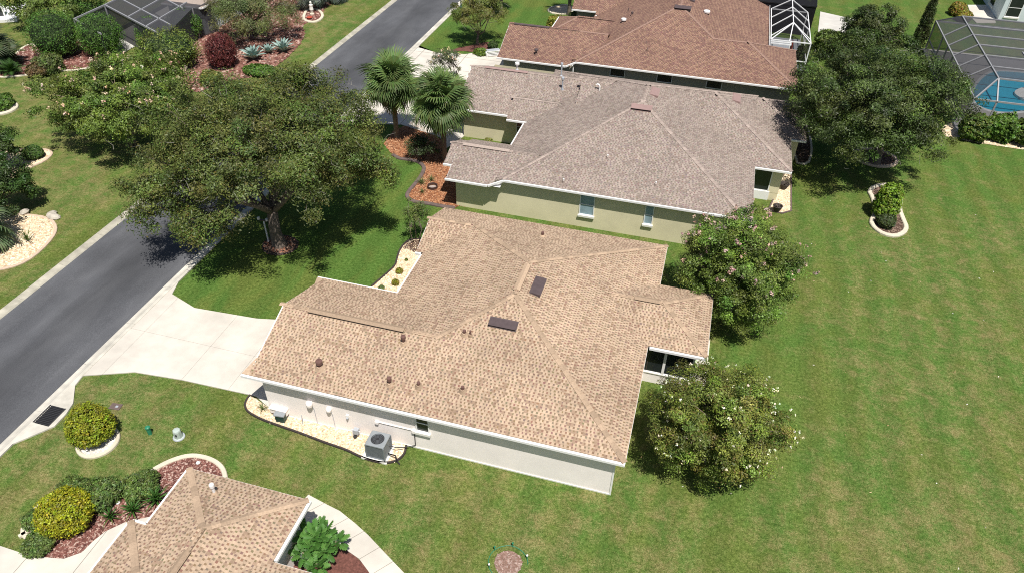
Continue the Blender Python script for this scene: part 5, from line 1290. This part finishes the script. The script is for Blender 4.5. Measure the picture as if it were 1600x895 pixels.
def small_things():
    # air conditioner
    x0, x1, y0, y1 = -10.72, -9.92, 16.95, 17.70
    MB().box(x0 - .22, x1 + .12, y0 - .12, y1 + .12, .0, .09).build('pad', M['sill']).name = 'ac_pad'
    pad = bpy.data.objects['ac_pad']; tag(pad, 'concrete pad under the air conditioner', 'slab')
    A = thing('air_conditioner', 'grey air conditioner with round fan grille beside the white wall', 'air conditioner', ((x0 + x1) / 2, (y0 + y1) / 2, .09)); hx, hy = .40, .37; h = .84
    MB().box(-hx + .03, hx - .03, -hy + .03, hy - .03, .0, h - .06).build('coil', M['iron'], A)
    lv = MB()
    for i in range(19):
        t = -hx + .03 + (2 * hx - .06) * i / 18; lv.box(t - .011, t + .011, -hy, -hy + .028, .04, h - .08); lv.box(t - .011, t + .011, hy - .028, hy, .04, h - .08)
        t = -hy + .03 + (2 * hy - .06) * i / 18; lv.box(-hx, -hx + .028, t - .011, t + .011, .04, h - .08); lv.box(hx - .028, hx, t - .011, t + .011, .04, h - .08)
    lv.build('louvres', M['ac_body'], A)
    for sx in (-1, 1):
        for sy in (-1, 1): MB().box(sx * hx - .03, sx * hx + .03, sy * hy - .03, sy * hy + .03, 0, h - .05).build('corner_post', M['ac_body'], A)
    MB().box(-hx - .02, hx + .02, -hy - .02, hy + .02, 0, .05).build('base', M['ac_body'], A)
    top = MB(); n = 32; ro = .29
    vs = []; fs = []
    for i in range(n):
        t = 2 * math.pi * i / n; c, s = math.cos(t), math.sin(t); k = 1 / max(abs(c) / (hx + .02), abs(s) / (hy + .02))
        vs += [(c * k, s * k, h - .07), (c * k, s * k, h - .01), (c * k * .94, s * k * .94, h + .01), (c * ro, s * ro, h + .012), (c * ro, s * ro, h - .10)]
    for i in range(n):
        j = (i + 1) % n
        for k in range(4): fs.append((i * 5 + k, j * 5 + k, j * 5 + k + 1, i * 5 + k + 1))
    top.add(vs, fs).build('top_cover', M['ac_top'], A)
    MB().lathe([(.285, 0), (.285, .01)], 28, (0, 0, h - .16)).build('well', M['black'], A)
    fan = MB()
    for k in range(4):
        a = k * math.pi / 2 + .4; p = lambda r_, da, z: (r_ * math.cos(a + da), r_ * math.sin(a + da), z)
        fan.add([p(.05, -.3, h - .12), p(.25, -.38, h - .10), p(.26, .25, h - .14), p(.05, .5, h - .14)], [(0, 1, 2, 3)])
    fan.build('fan', M['ac_body'], A); MB().lathe([(.07, 0), (.07, .06), (.04, .08)], 16, (0, 0, h - .12)).build('hub', M['iron'], A)
    gr = MB()
    for r_ in (.08, .13, .18, .23, .28): gr.tube([(r_ * math.cos(t), r_ * math.sin(t), h + .012) for t in np.linspace(0, 2 * math.pi, 25)], .004, 4, False)
    gr.build('grille', M['ac_body'], A)
    # refrigerant line, wall conduits and boxes
    o = MB().tube([(-9.9, 17.45, .5), (-9.6, 17.5, .42), (-9.3, 17.75, .25), (-8.95, 18.0, .2), (-8.95, 18.02, .9), (-8.95, 18.02, 1.15)], .022, 8).build('refrigerant_pipe', M['iron']); tag(o, 'insulated pipe from the air conditioner up the white wall', 'pipe')
    o = MB().tube([(-9.85, 17.2, .3), (-9.5, 17.15, .35), (-9.4, 17.05, .12), (-9.25, 16.98, .06)], .03, 8).build('power_whip', M['black']); tag(o, 'black flexible cable looping beside the air conditioner', 'cable')
    T = thing('conduit', 'white horizontal conduit on the wall left of the small window', 'conduit', (-10.6, 18.02, 1.15))
    MB().tube([(0, 0, 0), (1.65, 0, 0)], .03, 8).build('pipe', M['wall_white'], T); MB().box(-.10, .05, -.09, .03, -.08, .06).build('junction_box', M['wall_white'], T); MB().box(1.58, 1.72, -.10, .03, -.09, .07).build('junction_box', M['wall_white'], T)
    def hood(label, x, z, s):
        T = thing('vent_hood', label, 'vent', (x, 18.04, z))
        MB().lathe([(.16 * s, -.16 * s), (.18 * s, .0), (.15 * s, .10 * s), (.02, .15 * s)], 16, (0, -.13 * s, 0)).build('dome', M['wall_white'], T); MB().box(-.12 * s, .12 * s, -.05, .02, -.2 * s, .1 * s).build('bracket', M['sill'], T)
        MB().tube([(.10 * s, -.06, -.15 * s), (.16 * s, -.04, -.4), (.16 * s, -.03, -z + .05)], .012, 6).build('cable', M['lead'], T)
    hood('larger white domed meter on the white side wall', -13.72, 1.38, .85); hood('smaller white domed meter right of the larger one', -12.83, 1.28, .68)
    T = thing('wall_light', 'small white fitting on the wall above the gas meter', 'light', (-12.0, 18.04, 1.05)); MB().box(-.06, .06, -.08, .02, -.08, .08).build('box', M['trim'], T); MB().lathe([(.035, -.12), (.05, -.02)], 10, (0, -.09, -.02)).build('lens', M['lead'], T)
    T = thing('gas_meter', 'small white pipe assembly on the wall left of the air conditioner', 'meter', (-11.6, 17.85, 0))
    MB().tube([(-.2, 0, 0), (-.2, 0, .42), (.15, 0, .42), (.15, 0, 0)], .028, 8).build('pipe', M['pvc'], T); MB().box(-.1, .12, -.12, .08, .30, .55).build('body', M['lead'], T); MB().lathe([(.08, 0), (.08, .07)], 12, (-.05, -.1, .1)).build('valve', M['iron'], T)
    T = thing('hose_box', 'dark green box with grey lid in the side stone bed', 'box', (*[(-15.19, 17.76)][0], .03), .1)
    MB().box(-.20, .20, -.16, .16, 0, .42).build('body', M['dark_green'], T); MB().box(-.24, .24, -.20, .20, .42, .48).build('lid', M['ac_top'], T)
    T = thing('wall_shelf', 'pale boxed ledge low on the white wall by the garage corner', 'shelf', (-15.35, 18.04, .55)); MB().box(-.42, .42, -.24, .01, -.03, .02).build('top', M['wall_white'], T); MB().box(-.40, .40, -.20, .01, -.30, -.03).build('body', M['wall_white'], T)
    T = thing('pipe_loop', 'thin metal pipe loop standing against the white wall', 'pipe', (-14.55, 17.8, .03)); MB().tube([(-.35, 0, 0), (.3, -.02, 0), (.36, 0, .05), (.36, .05, .55)], .016, 6).build('pipe', M['lead'], T)
    # storm drain
    S = thing('storm_drain', 'concrete storm drain inlet with black grate at the kerb', 'drain', (-24.9, 15.2, 0))
    ap = ccw([(-25.44, 17.6)] + [(-25.33, 16.90), (-24.63, 15.96), (-24.48, 15.37), (-24.45, 14.62), (-24.94, 13.96), (-25.41, 13.35), (-25.51, 12.90)] + [(-25.44, 12.2)])
    MB().prism([(x + 24.9, y - 15.2) for x, y in ap], .0, .070).build('apron', M['kerb'], S)
    gp = ccw([(-25.40, 14.63), (-25.38, 15.48), (-24.79, 15.46), (-24.78, 14.62)]); cx, cy = sum(p[0] for p in gp) / 4, sum(p[1] for p in gp) / 4
    lx = max(p[0] for p in gp) - min(p[0] for p in gp); ly = max(p[1] for p in gp) - min(p[1] for p in gp)
    lx, ly = .78, 1.05
    MB().box(cx + 24.9 - lx / 2, cx + 24.9 + lx / 2, cy - 15.2 - ly / 2, cy - 15.2 + ly / 2, .02, .076).build('pit', M['black'], S)
    for i in range(12): 
        t = cy - 15.2 - ly / 2 + ly * (i + .5) / 12; MB().box(cx + 24.9 - lx / 2, cx + 24.9 + lx / 2, t - .016, t + .016, .078, .095).build('bar', M['iron'], S)
    for sx in (-1, 1): MB().box(cx + 24.9 + sx * lx / 2 - .03, cx + 24.9 + sx * lx / 2 + .03, cy - 15.2 - ly / 2, cy - 15.2 + ly / 2, .077, .099).build('frame', M['iron'], S)
    # utility boxes in the lawn
    T = thing('utility_pedestal', 'pale grey green utility pedestal on the lawn by the drain', 'pedestal', (*[(-18.97, 15.67)][0], 0), .3)
    MB().lathe([(.21, 0), (.22, .03), (.18, .05), (.17, .40), (.15, .46), (.05, .48)], 8).build('cabinet', M['util_grey'], T); MB().box(-.03, .03, -.185, -.16, .22, .34).build('lock', M['iron'], T); MB().lathe([(.26, 0), (.25, .03)], 16).build('base', M['lead'], T)
    T = thing('marker_post', 'short green plastic marker post on the lawn', 'post', (*[(-20.26, 15.47)][0], 0)); MB().lathe([(.09, 0), (.09, .36), (.11, .37), (.11, .44), (.06, .48)], 12).build('body', M['green_plastic'], T)
    T = thing('meter_cover', 'flat dark water meter cover set in the lawn', 'cover', (*[(-22.71, 16.35)][0], 0), .1)
    MB().box(-.26, .26, -.17, .17, 0, .03).build('lid', M['edging_grey'], T); MB().box(-.0, .12, -.06, .05, .03, .04).build('reader', M['lead'], T)
    # bent white post by the oak
    p = [(-22.68, 29.49)][0]; T = thing('post_light', 'thin white post with a small cross head beside the oak trunk', 'post', (p[0], p[1], 0))
    MB().tube([(0, 0, 0), (0, 0, 1.55)], [.055, .045], 10).build('pole', M['trim'], T)
    MB().box(-.30, .26, -.05, .05, 1.52, 1.58).build('arm', M['vent_dark'], T)
    for s in (-.30, .24): MB().lathe([(.03, 0), (.09, .03), (.09, .14), (.05, .18)], 12, (s, 0, 1.55)).build('head', M['trim'], T)
    # green street lamp at the top
    p = [(-25.01, 71.08)][0]; T = thing('street_lamp', 'dark green lamp post rising beside the far kerb', 'lamp', (p[0], p[1], 0))
    MB().lathe([(.14, 0), (.14, .25), (.08, .32), (.055, .6), (.045, 3.3)], 12).build('pole', M['dark_green'], T); MB().lathe([(.06, 3.3), (.17, 3.4), (.20, 3.75), (.14, 3.8)], 12).build('lantern', M['glass_pale'], T); MB().lathe([(.22, 3.8), (.10, 3.95), (.01, 4.05)], 12).build('cap', M['dark_green'], T)
    # mailbox at the far garage
    T = thing('bench', 'white slatted bench rail at the brown garage corner', 'bench', (*[(-18.52, 60.61)][0], 0), .6)
    MB().box(-.7, .7, -.25, .25, .40, .45).build('seat', M['lead'], T)
    for i in range(4): MB().bar((-.7, -.28 - .1 * i, .42 - .08 * i), (.7, -.28 - .1 * i, .42 - .08 * i), .05, .05).build('slat', M['trim'], T)
    for s in (-.65, .65): MB().box(s - .04, s + .04, -.6, .25, 0, .40).build('leg', M['trim'], T)
    # fire ring
    p = [(-15.67, 37.95)][0]; T = thing('fire_ring', 'round rusty fire ring with ash on the orange bark', 'fire pit', (p[0], p[1], .03))
    rg = MB(); prof = [(.30, 0), (.33, 0), (.34, .18), (.33, .20), (.30, .19), (.29, .06)]
    n = 24; vs = []; fs = []
    for r_, z in prof:
        for k in range(n): vs.append((r_ * math.cos(2 * math.pi * k / n), r_ * math.sin(2 * math.pi * k / n), z))
    for i in range(5):
        for k in range(n): fs.append((i * n + k, i * n + (k + 1) % n, (i + 1) * n + (k + 1) % n, (i + 1) * n + k))
    rg.add(vs, fs).build('ring', M['rust'], T); MB().lathe([(.30, 0), (.22, .05), (.02, .07)], 20).build('ashes', M['ash'], T)
    # two pots and strip by the grey house
    for q, lab in (((1223,292), 'dark urn with dead plant nearer the grey roof'), ((1212,328), 'dark urn on the stone strip beside the pink crape myrtle')):
        p = Vector((*{1223: [(6.44, 44.62)][0], 1212: [(5.99, 41.69)][0]}[q[0]], .03)); T = thing('plant_pot', lab, 'pot', p)
        MB().lathe([(.14, 0), (.20, .12), (.28, .34), (.31, .42), (.27, .42), (.20, .30)], 18).build('pot', M['pot'], T)
        tw = MB(); rng = random.Random(q[0])
        for i in range(14): a = rng.uniform(0, 6.28); tw.tube([(0, 0, .3), (.14 * math.cos(a), .14 * math.sin(a), .5), (.30 * math.cos(a), .30 * math.sin(a), .55 + rng.uniform(-.1, .15))], [.012, .009, .004], 4, False)
        tw.build('stems', M['bark'], T)
    # deck box by the lower house
    p = [(-11.59, 13.49)][0]; T = thing('deck_box', 'dark grey box against the lower house wall', 'box', (-11.02, 11.95, .05))
    MB().box(-.20, .42, -.28, .12, 0, .42).build('body', M['black'], T); MB().box(-.23, .46, -.31, .15, .42, .50).build('lid', M['flash'], T)
    # edging stones and path lights in the red bed
    for q, lab in (((44, 831), 'loose cream edging block beside the end shrub'), ((192, 768), 'loose cream edging block between low shrubs')):
        p = {44: [(-21.64, 10.06)][0], 192: [(-19.40, 12.63)][0]}[q[0]]
        T = MB(); T.box(-.07, .07, -.30, .30, 0, .11); o = T.build('edging_block', M['edging'], loc=(p[0], p[1], .02), rot=(0, 0, -.5)); tag(o, lab, 'block')
    for q, lab in (([(-19.23, 12.12)][0], 'small white path light among the cycads'), ([(-17.34, 14.68)][0], 'small white pebble light in the red mulch curve'), ([(-20.14, 11.95)][0], 'small white stone below the low spreading shrub')):
        o = MB().lathe([(.07, 0), (.09, .05), (.05, .10)], 10).build('garden_stone', M['trim'], loc=(*q, .03)); tag(o, lab, 'stone')
    # sprinkler heads and hose loop at the little round bed
    c = [(-3.69, 14.00)][0]; hose = MB(); hose.tube([(c[0] + .74 * math.cos(t), c[1] + .70 * math.sin(t), .025 + .01 * math.sin(5 * t)) for t in np.linspace(.2, 5.9, 40)], .014, 6); o = hose.build('garden_hose', M['green_plastic']); tag(o, 'green hose loop around the little round mulch spot', 'hose')
    for t, lab in ((.55, 'green sprinkler stake right of the round mulch spot'), (1.6, 'green sprinkler stake behind the round mulch spot'), (2.6, 'green sprinkler stake left of the round mulch spot'), (3.7, 'white tipped stake left of the round mulch spot')):
        T = thing('sprinkler', lab, 'sprinkler', (c[0] + .74 * math.cos(t), c[1] + .70 * math.sin(t), 0)); MB().tube([(0, 0, 0), (0, 0, .22)], .022, 8).build('stake', M['green_plastic'], T); MB().lathe([(.035, .20), (.04, .25), (.02, .28)], 10).build('nozzle', M['trim' if t > 3 or t < 1 else 'green_plastic'], T)
    # statue in the cream edged bed
    p = [(-38.44, 64.84)][0]; T = thing('garden_statue', 'small pale statue in the cream edged red bed', 'statue', (p[0], p[1], .05))
    MB().lathe([(.22, 0), (.22, .12), (.15, .16), (.14, .30)], 12).build('plinth', M['edging'], T); MB().lathe([(.13, .30), (.20, .50), (.16, .75), (.19, .95), (.08, 1.05), (.11, 1.18), (.06, 1.3)], 14).build('figure', M['sill'], T)
    o = MB().lathe([(.02, 0), (.20, .02), (.30, .12), (.26, .12), (.05, .05)], 16).build('planter_bowl', M['terracotta'], loc=(*[(-38.16, 63.78)][0], .05)); tag(o, 'low bowl in front of the small statue', 'bowl')
    # stones at the left beds
    rng = random.Random(3)
    for i, (q, lab) in enumerate((([(-50.32, 38.96)][0], 'largest grey stone on the rim of the left bed'), ([(-50.85, 39.84)][0], 'upright pale stone at the corner of the left bed'), ([(-50.12, 39.25)][0], 'flat grey stone beside the upright one'), ([(-36.63, 28.15)][0], 'pale stone at the tip of the tan bed'), ([(-36.32, 27.96)][0], 'lowest pale stone at the tip of the tan bed'), ([(-38.33, 27.85)][0], 'pale stone beneath the dark shrub tree'))):
        vs = icosphere_pts(14); mb = MB(); mb.lathe([(.05, -.12), (.22, -.05), (.28, .05), (.20, .17), (.05, .22)], 8); o = mb.build('stone', M['rock'], smooth=False, loc=(q[0], q[1], .08), rot=(.2 * rng.uniform(-1, 1), .2, rng.uniform(0, 3)), scale=(rng.uniform(1, 1.6), rng.uniform(.8, 1.2), rng.uniform(.8, 1.5 if i == 1 else 1))); tag(o, lab, 'stone')

def cages():
    # small white framed screen porch behind the brown house
    T = thing('screen_porch', 'white framed screen enclosure with hipped top on the brown house', 'screen cage', (6.6, 69, 0))
    X0, X1, Y0, Y1 = 4.95 - 6.6, 8.2 - 6.6, 64.9 - 69, 73.0 - 69; E, Tp = 2.6, 3.6; xm = (X0 + X1) / 2; r0, r1 = Y0 + 1.75, Y1 - .3
    seg = [((X0, Y0, E), (X1, Y0, E)), ((X0, Y1, E), (X1, Y1, E)), ((X0, Y0, E), (X0, Y1, E)), ((X1, Y0, E), (X1, Y1, E)), ((xm, r0, Tp), (xm, Y1, Tp)),
           ((X0, Y0, E), (xm, r0, Tp)), ((X1, Y0, E), (xm, r0, Tp)), ((xm - .1, Y0, E), (xm, r0, Tp)),
           ((X1, Y0, E), (X1, Y0, 0)), ((X1, Y1, E), (X1, Y1, 0)), ((xm, Y0, E), (xm, Y0, 0)), ((X1, (Y0 + Y1) / 2, E), (X1, (Y0 + Y1) / 2, 0)), ((X0, Y0, 1.0), (X1, Y0, 1.0)), ((X1, Y0, 1.0), (X1, Y1, 1.0))]
    for t in (.0, .33, .66, 1.0):
        y = r0 + (Y1 - r0) * t; seg += [((X0, y - .9 * (1 - t), E), (xm, y, Tp)), ((X1, y - .9 * (1 - t), E), (xm, y, Tp))]
    seg += [((X0, Y0 - .35, E - .02), (xm, Y0 - .35, E - .02)), ((X0, Y0 - .75, E - .04), (xm, Y0 - .75, E - .04)), ((xm, Y0, E), (xm, Y0 - .75, E - .04))]
    frame_bars(T, seg, .065, 'frame_white')
    for p in ([(X0, Y0, E), (X1, Y0, E), (xm, r0, Tp)], [(X0, Y0, E), (xm, r0, Tp), (xm, Y1, Tp), (X0, Y1, E)], [(X1, Y0, E), (X1, Y1, E), (xm, Y1, Tp), (xm, r0, Tp)], [(X1, Y0, 0), (X1, Y1, 0), (X1, Y1, E), (X1, Y0, E)], [(xm, Y0, 0), (X1, Y0, 0), (X1, Y0, E), (xm, Y0, E)]): panel(T, p, 'screen')
    MB().box(X0, X1, Y0, Y1, 0, .05).build('floor', M['lead'], T)
    o = thing('folded_umbrella', 'folded red umbrella inside the white screen porch', 'umbrella', (6.9, 66.6, .05)); MB().lathe([(.03, 0), (.03, .8), (.16, .9), (.10, 1.9), (.02, 2.1)], 10).build('canopy', M['terracotta'], o)
    # black screened lanai beyond
    T = thing('dark_lanai', 'black screened lanai at the top edge beyond the white cage', 'screen cage', (5, 77, 0))
    panel(T, [(-8, -2.6, 2.75), (4.0, -2.6, 2.75), (4.6, 8, 2.75), (-8, 8, 2.75)], 'screen_black', 'roof_screen'); panel(T, [(-8, -2.6, 0), (4.0, -2.6, 0), (4.0, -2.6, 2.75), (-8, -2.6, 2.75)], 'screen_black', 'front_screen'); panel(T, [(4.0, -2.6, 0), (4.6, 8, 0), (4.6, 8, 2.75), (4.0, -2.6, 2.75)], 'screen_black', 'side_screen')
    frame_bars(T, [((-8, -2.6, 2.75), (4.0, -2.6, 2.75)), ((4.0, -2.6, 2.75), (4.6, 8, 2.75)), ((-2, -2.6, 2.78), (-2, 8, 2.78))], .09, 'black')
    MB().box(-8, 4.0, -2.5, 8, .0, .03).build('floor', M['black'], T)
    MB().box(-7, -2.2, -3.15, -2.9, 2.5, 2.75).build('gutter', M['trim'], T)
    sheet('patio', [(9.8, 74.4), (14.5, 73.6), (15.2, 80), (10.4, 82)], .05, M['concrete_patch'], 'grey concrete patio beyond the black lanai', None, .05)

    # pool, deck and cage at the right
    X0, Y0, Y1, X1 = 19.3, 57.0, 74.0, 34.0; x2 = X0 + 1.5; y2 = Y0 + 1.6; E, Tp = 2.7, 3.8
    dk = sheet('pool_deck', [(X0 - .2, Y0 - .2), (X1, Y0 - .2), (X1, Y1 + .2), (X0 - .2, Y1 + .2)], .10, pm('deck_concrete', (.50, .48, .45), .06, 2, .8, .1, 50, var2=.1), 'pale concrete pool deck under the right screen cage', None, .1)
    pool = smooth_poly(ccw([(21.35, 64.10), (21.33, 62.47), (21.95, 61.58), (23.07, 61.40), (24.05, 61.71), (25.66, 62.76), (28.69, 66.44), (29.31, 70.68), (26.86, 70.89), (24.39, 70.54), (23.13, 68.84), (21.91, 66.11)]), 2)
    sheet('pool_basin', pool, .112, M['pool_tile'], 'blue plaster pool shell'); sheet('water', pool, .135, M['water'], 'clear blue swimming pool water')
    edging(pool, .28, .16, M['trim'], bpy.data.objects['pool_basin'], True, 'coping')
    isl = smooth_poly(ccw([(24.74, 65.56), (25.40, 66.56), (26.47, 67.43), (27.82, 67.07), (27.12, 64.30), (25.75, 63.99), (25.02, 64.51)]), 2); sheet('spa_deck', isl, .30, M['trim'], 'raised white rounded spa ledge at the pool edge', None, .25)
    C = thing('pool_cage', 'grey framed screen cage over the swimming pool', 'screen cage', (X0, Y0, 0)); w = X1 - X0; l = Y1 - Y0; a, b = x2 - X0, y2 - Y0
    seg = [((0, 0, E), (w, 0, E)), ((0, 0, E), (0, l, E)), ((a, b, Tp), (w, b, Tp)), ((a, b, Tp), (a, l - b, Tp)), ((a, l - b, Tp), (w, l - b, Tp)), ((0, l, E), (w, l, E)), ((0, 0, E), (a, b, Tp)), ((0, l, E), (a, l - b, Tp))]
    for i in range(1, 6):
        y = b + (l - 2 * b) * i / 6; seg += [((0, y, E), (a, y, Tp)), ((a, y, Tp), (w, y, Tp)), ((0, y, 0), (0, y, E))]
    for i in range(0, 5):
        x = a + 3.0 * i; seg += [((x, 0, E), (x, b, Tp)), ((x, 0, 0), (x, 0, E))]
        if i: seg += [((x, b + 3.8, Tp), (x, b + 6.2, Tp))]
    seg += [((0, 0, 0), (0, 0, E)), ((0, 0, 1.0), (w, 0, 1.0)), ((0, 0, 1.0), (0, l, 1.0)), ((0, l, 0), (0, l, E))]
    frame_bars(C, seg, .09, 'frame_bronze')
    panel(C, [(a, b, Tp), (w, b, Tp), (w, l - b, Tp), (a, l - b, Tp)], 'screen_dark', 'roof_screen'); panel(C, [(0, 0, E), (a, b, Tp), (a, l - b, Tp), (0, l, E)], 'screen_dark', 'slope_screen'); panel(C, [(0, 0, E), (w, 0, E), (w, b, Tp), (a, b, Tp)], 'screen_side', 'slope_screen')
    panel(C, [(0, 0, .1), (0, l, .1), (0, l, E), (0, 0, E)], 'screen_dark', 'side_screen'); panel(C, [(0, 0, .1), (w, 0, .1), (w, 0, E), (0, 0, E)], 'screen_side', 'front_screen'); panel(C, [(0, l, .1), (w, l, .1), (w, l, E), (a, l - b, Tp)], 'screen_side', 'back_screen') if False else None
    # pale blue house at the top right with its patio
    H = thing('pale_blue_house', 'pale blue house wall with dark windows at the top right corner', 'house', (30, 88, 0))
    MB().box(-2.3, 14, -3.0, 14, 0, 2.7).build('wall', M['wall_blue'], H); MB().box(-2.7, 14, -1.2, 14, 2.7, 2.86).build('eave', M['trim'], H)
    MB().add([(-2.7, -1.2, 2.87), (14, -1.2, 2.87), (14, 14, 2.87), (-2.7, 14, 2.87), (5, 6, 5.2), (9, 6, 5.2)], [(0, 1, 5, 4), (1, 2, 5), (2, 3, 4, 5), (3, 0, 4)]).build('roof', M['trim'], H)
    for x in (-1.2, .9, 3.0): window(H, (x, -3.0, 1.4), 1.2, 1.7, 'F', 'glass_dark', sill=True)
    for y in (.5, 4.0): window(H, (-2.3, y, 1.4), 1.6, 1.7, 'L', 'glass_dark', sill=True)
    sheet('patio', [(25.69, 89.24), (28.23, 90.09), (27.37, 84.10), (25.48, 83.48), (25.33, 84.59)], .06, M['concrete'], 'white patio slab beside the pale blue house', None, .06)
    # upper left screened pool and its house
    T = thing('pool_cage', 'dark screen cage behind the clipped round shrubs', 'screen cage', (-49, 57, 0))
    L = lambda pts: [(x + 49, y - 57) for x, y in pts]
    q = L([(-53.02, 54.32), (-53.33, 62.56), (-44.61, 58.05), (-45.22, 56.01), (-43.34, 49.42)]); n = len(q); q2 = L([(-53.98, 51.40), (-53.96, 55.29), (-49.50, 53.05), (-49.39, 49.18)])
    seg = []
    for sg, z in (([(-53.02, 54.32), (-43.34, 49.42)], 2.73), ([(-52.67, 56.10), (-44.48, 51.85)], 2.73), ([(-52.94, 59.53), (-46.02, 55.75)], 2.73), ([(-49.04, 52.32), (-49.40, 57.38)], 2.73), ([(-46.12, 50.83), (-46.57, 57.20)], 2.73), ([(-53.02, 54.32), (-53.33, 62.56)], 2.73), ([(-53.98, 51.40), (-53.96, 55.29)], 2.33), ([(-53.98, 51.40), (-49.39, 49.18)], 2.33)):
        sg = L(sg); seg.append(((*sg[0], z), (*sg[1], z)))
    for p in q: seg.append(((*p, 0), (*p, 2.7)))
    seg.append(((*q2[0], 0), (*q2[0], 2.3)))
    panel(T, [(*p, 2.7) for p in q], 'screen_dark', 'roof_screen'); panel(T, [(*p, 2.3) for p in q2], 'screen_side', 'low_roof_screen')
    for i in range(n): panel(T, [(*q[i], .02), (*q[(i + 1) % n], .02), (*q[(i + 1) % n], 2.7), (*q[i], 2.7)], 'screen_dark', 'side_screen')
    for i in (0, 3): panel(T, [(*q2[i], .02), (*q2[(i + 1) % 4], .02), (*q2[(i + 1) % 4], 2.3), (*q2[i], 2.3)], 'screen_dark', 'side_screen')
    frame_bars(T, seg, .11, 'frame_bronze')
    for qq in (q, q2): MB().add([(*p, .03 if qq is q else .034) for p in ccw(qq)], [tuple(range(len(qq)))]).build('floor', M['concrete_patch'], T)
    H = thing('grey_roof_cottage', 'grey roofed house at the top behind the clipped shrubs', 'house', (-43, 62, 0))
    c = [(-44.98, 56.77)][0]; c = (c[0] + 43, c[1] - 62)
    MB().box(c[0] - 3.6, c[0] - .1, c[1] + .3, c[1] + 10, 0, 2.5).build('wall', M['wall_blue'], H)
    mb = MB(); mb.add([(c[0] - 4, c[1], 2.6), (c[0] + .2, c[1], 2.6), (c[0] + .2, c[1] + 12, 2.6), (c[0] - 4, c[1] + 12, 2.6), (c[0] - 2, c[1] + 3, 3.4), (c[0] - 2, c[1] + 12, 3.4)], [(0, 1, 4), (1, 2, 5, 4), (2, 3, 5), (3, 0, 4, 5)]); mb.c = [GREY['light']] * 6; mb.build('roof', M['roof_grey'], H)
    gutter(H, (c[0] - 4, c[1]), (c[0] + .2, c[1]), (0, -1), 2.6); gutter(H, (c[0] + .2, c[1]), (c[0] + .2, c[1] + 8), (1, 0), 2.6); window(H, (c[0] - .1, c[1] + 1.2, 1.3), 1.0, 1.5, 'R', 'glass_dark')
    T = thing('white_terrace', 'white walled terrace at the top left corner', 'terrace', (*[(-65.05, 53.79)][0], 0), .55)
    MB().box(-6, 1.2, 0, 5, 0, .25).build('slab', M['trim'], T); MB().box(-6, 0, 1.2, 1.4, .25, 2.6).build('screen_wall', M['glass_dark'], T)
    for x in (-4, -2, 0): MB().box(x - .06, x + .06, 1.1, 1.2, .25, 2.6).build('post', M['trim'], T)

small_things(); cages()

def name_groups():
    by = {}
    for o in bpy.data.objects:
        if o.parent is None and 'category' in o and 'group' not in o and o.get('kind') != 'stuff': by.setdefault(o.name.split('.')[0], []).append(o)
    for k, v in by.items():
        if len(v) > 1:
            w = k.replace('_', ' ')
            for o in v: o['group'] = (w[:-1] + 'ies' if w.endswith('y') else w + ('es' if w.endswith(('s', 'x', 'ch')) else 's')) + ' around the gardens'
name_groups()
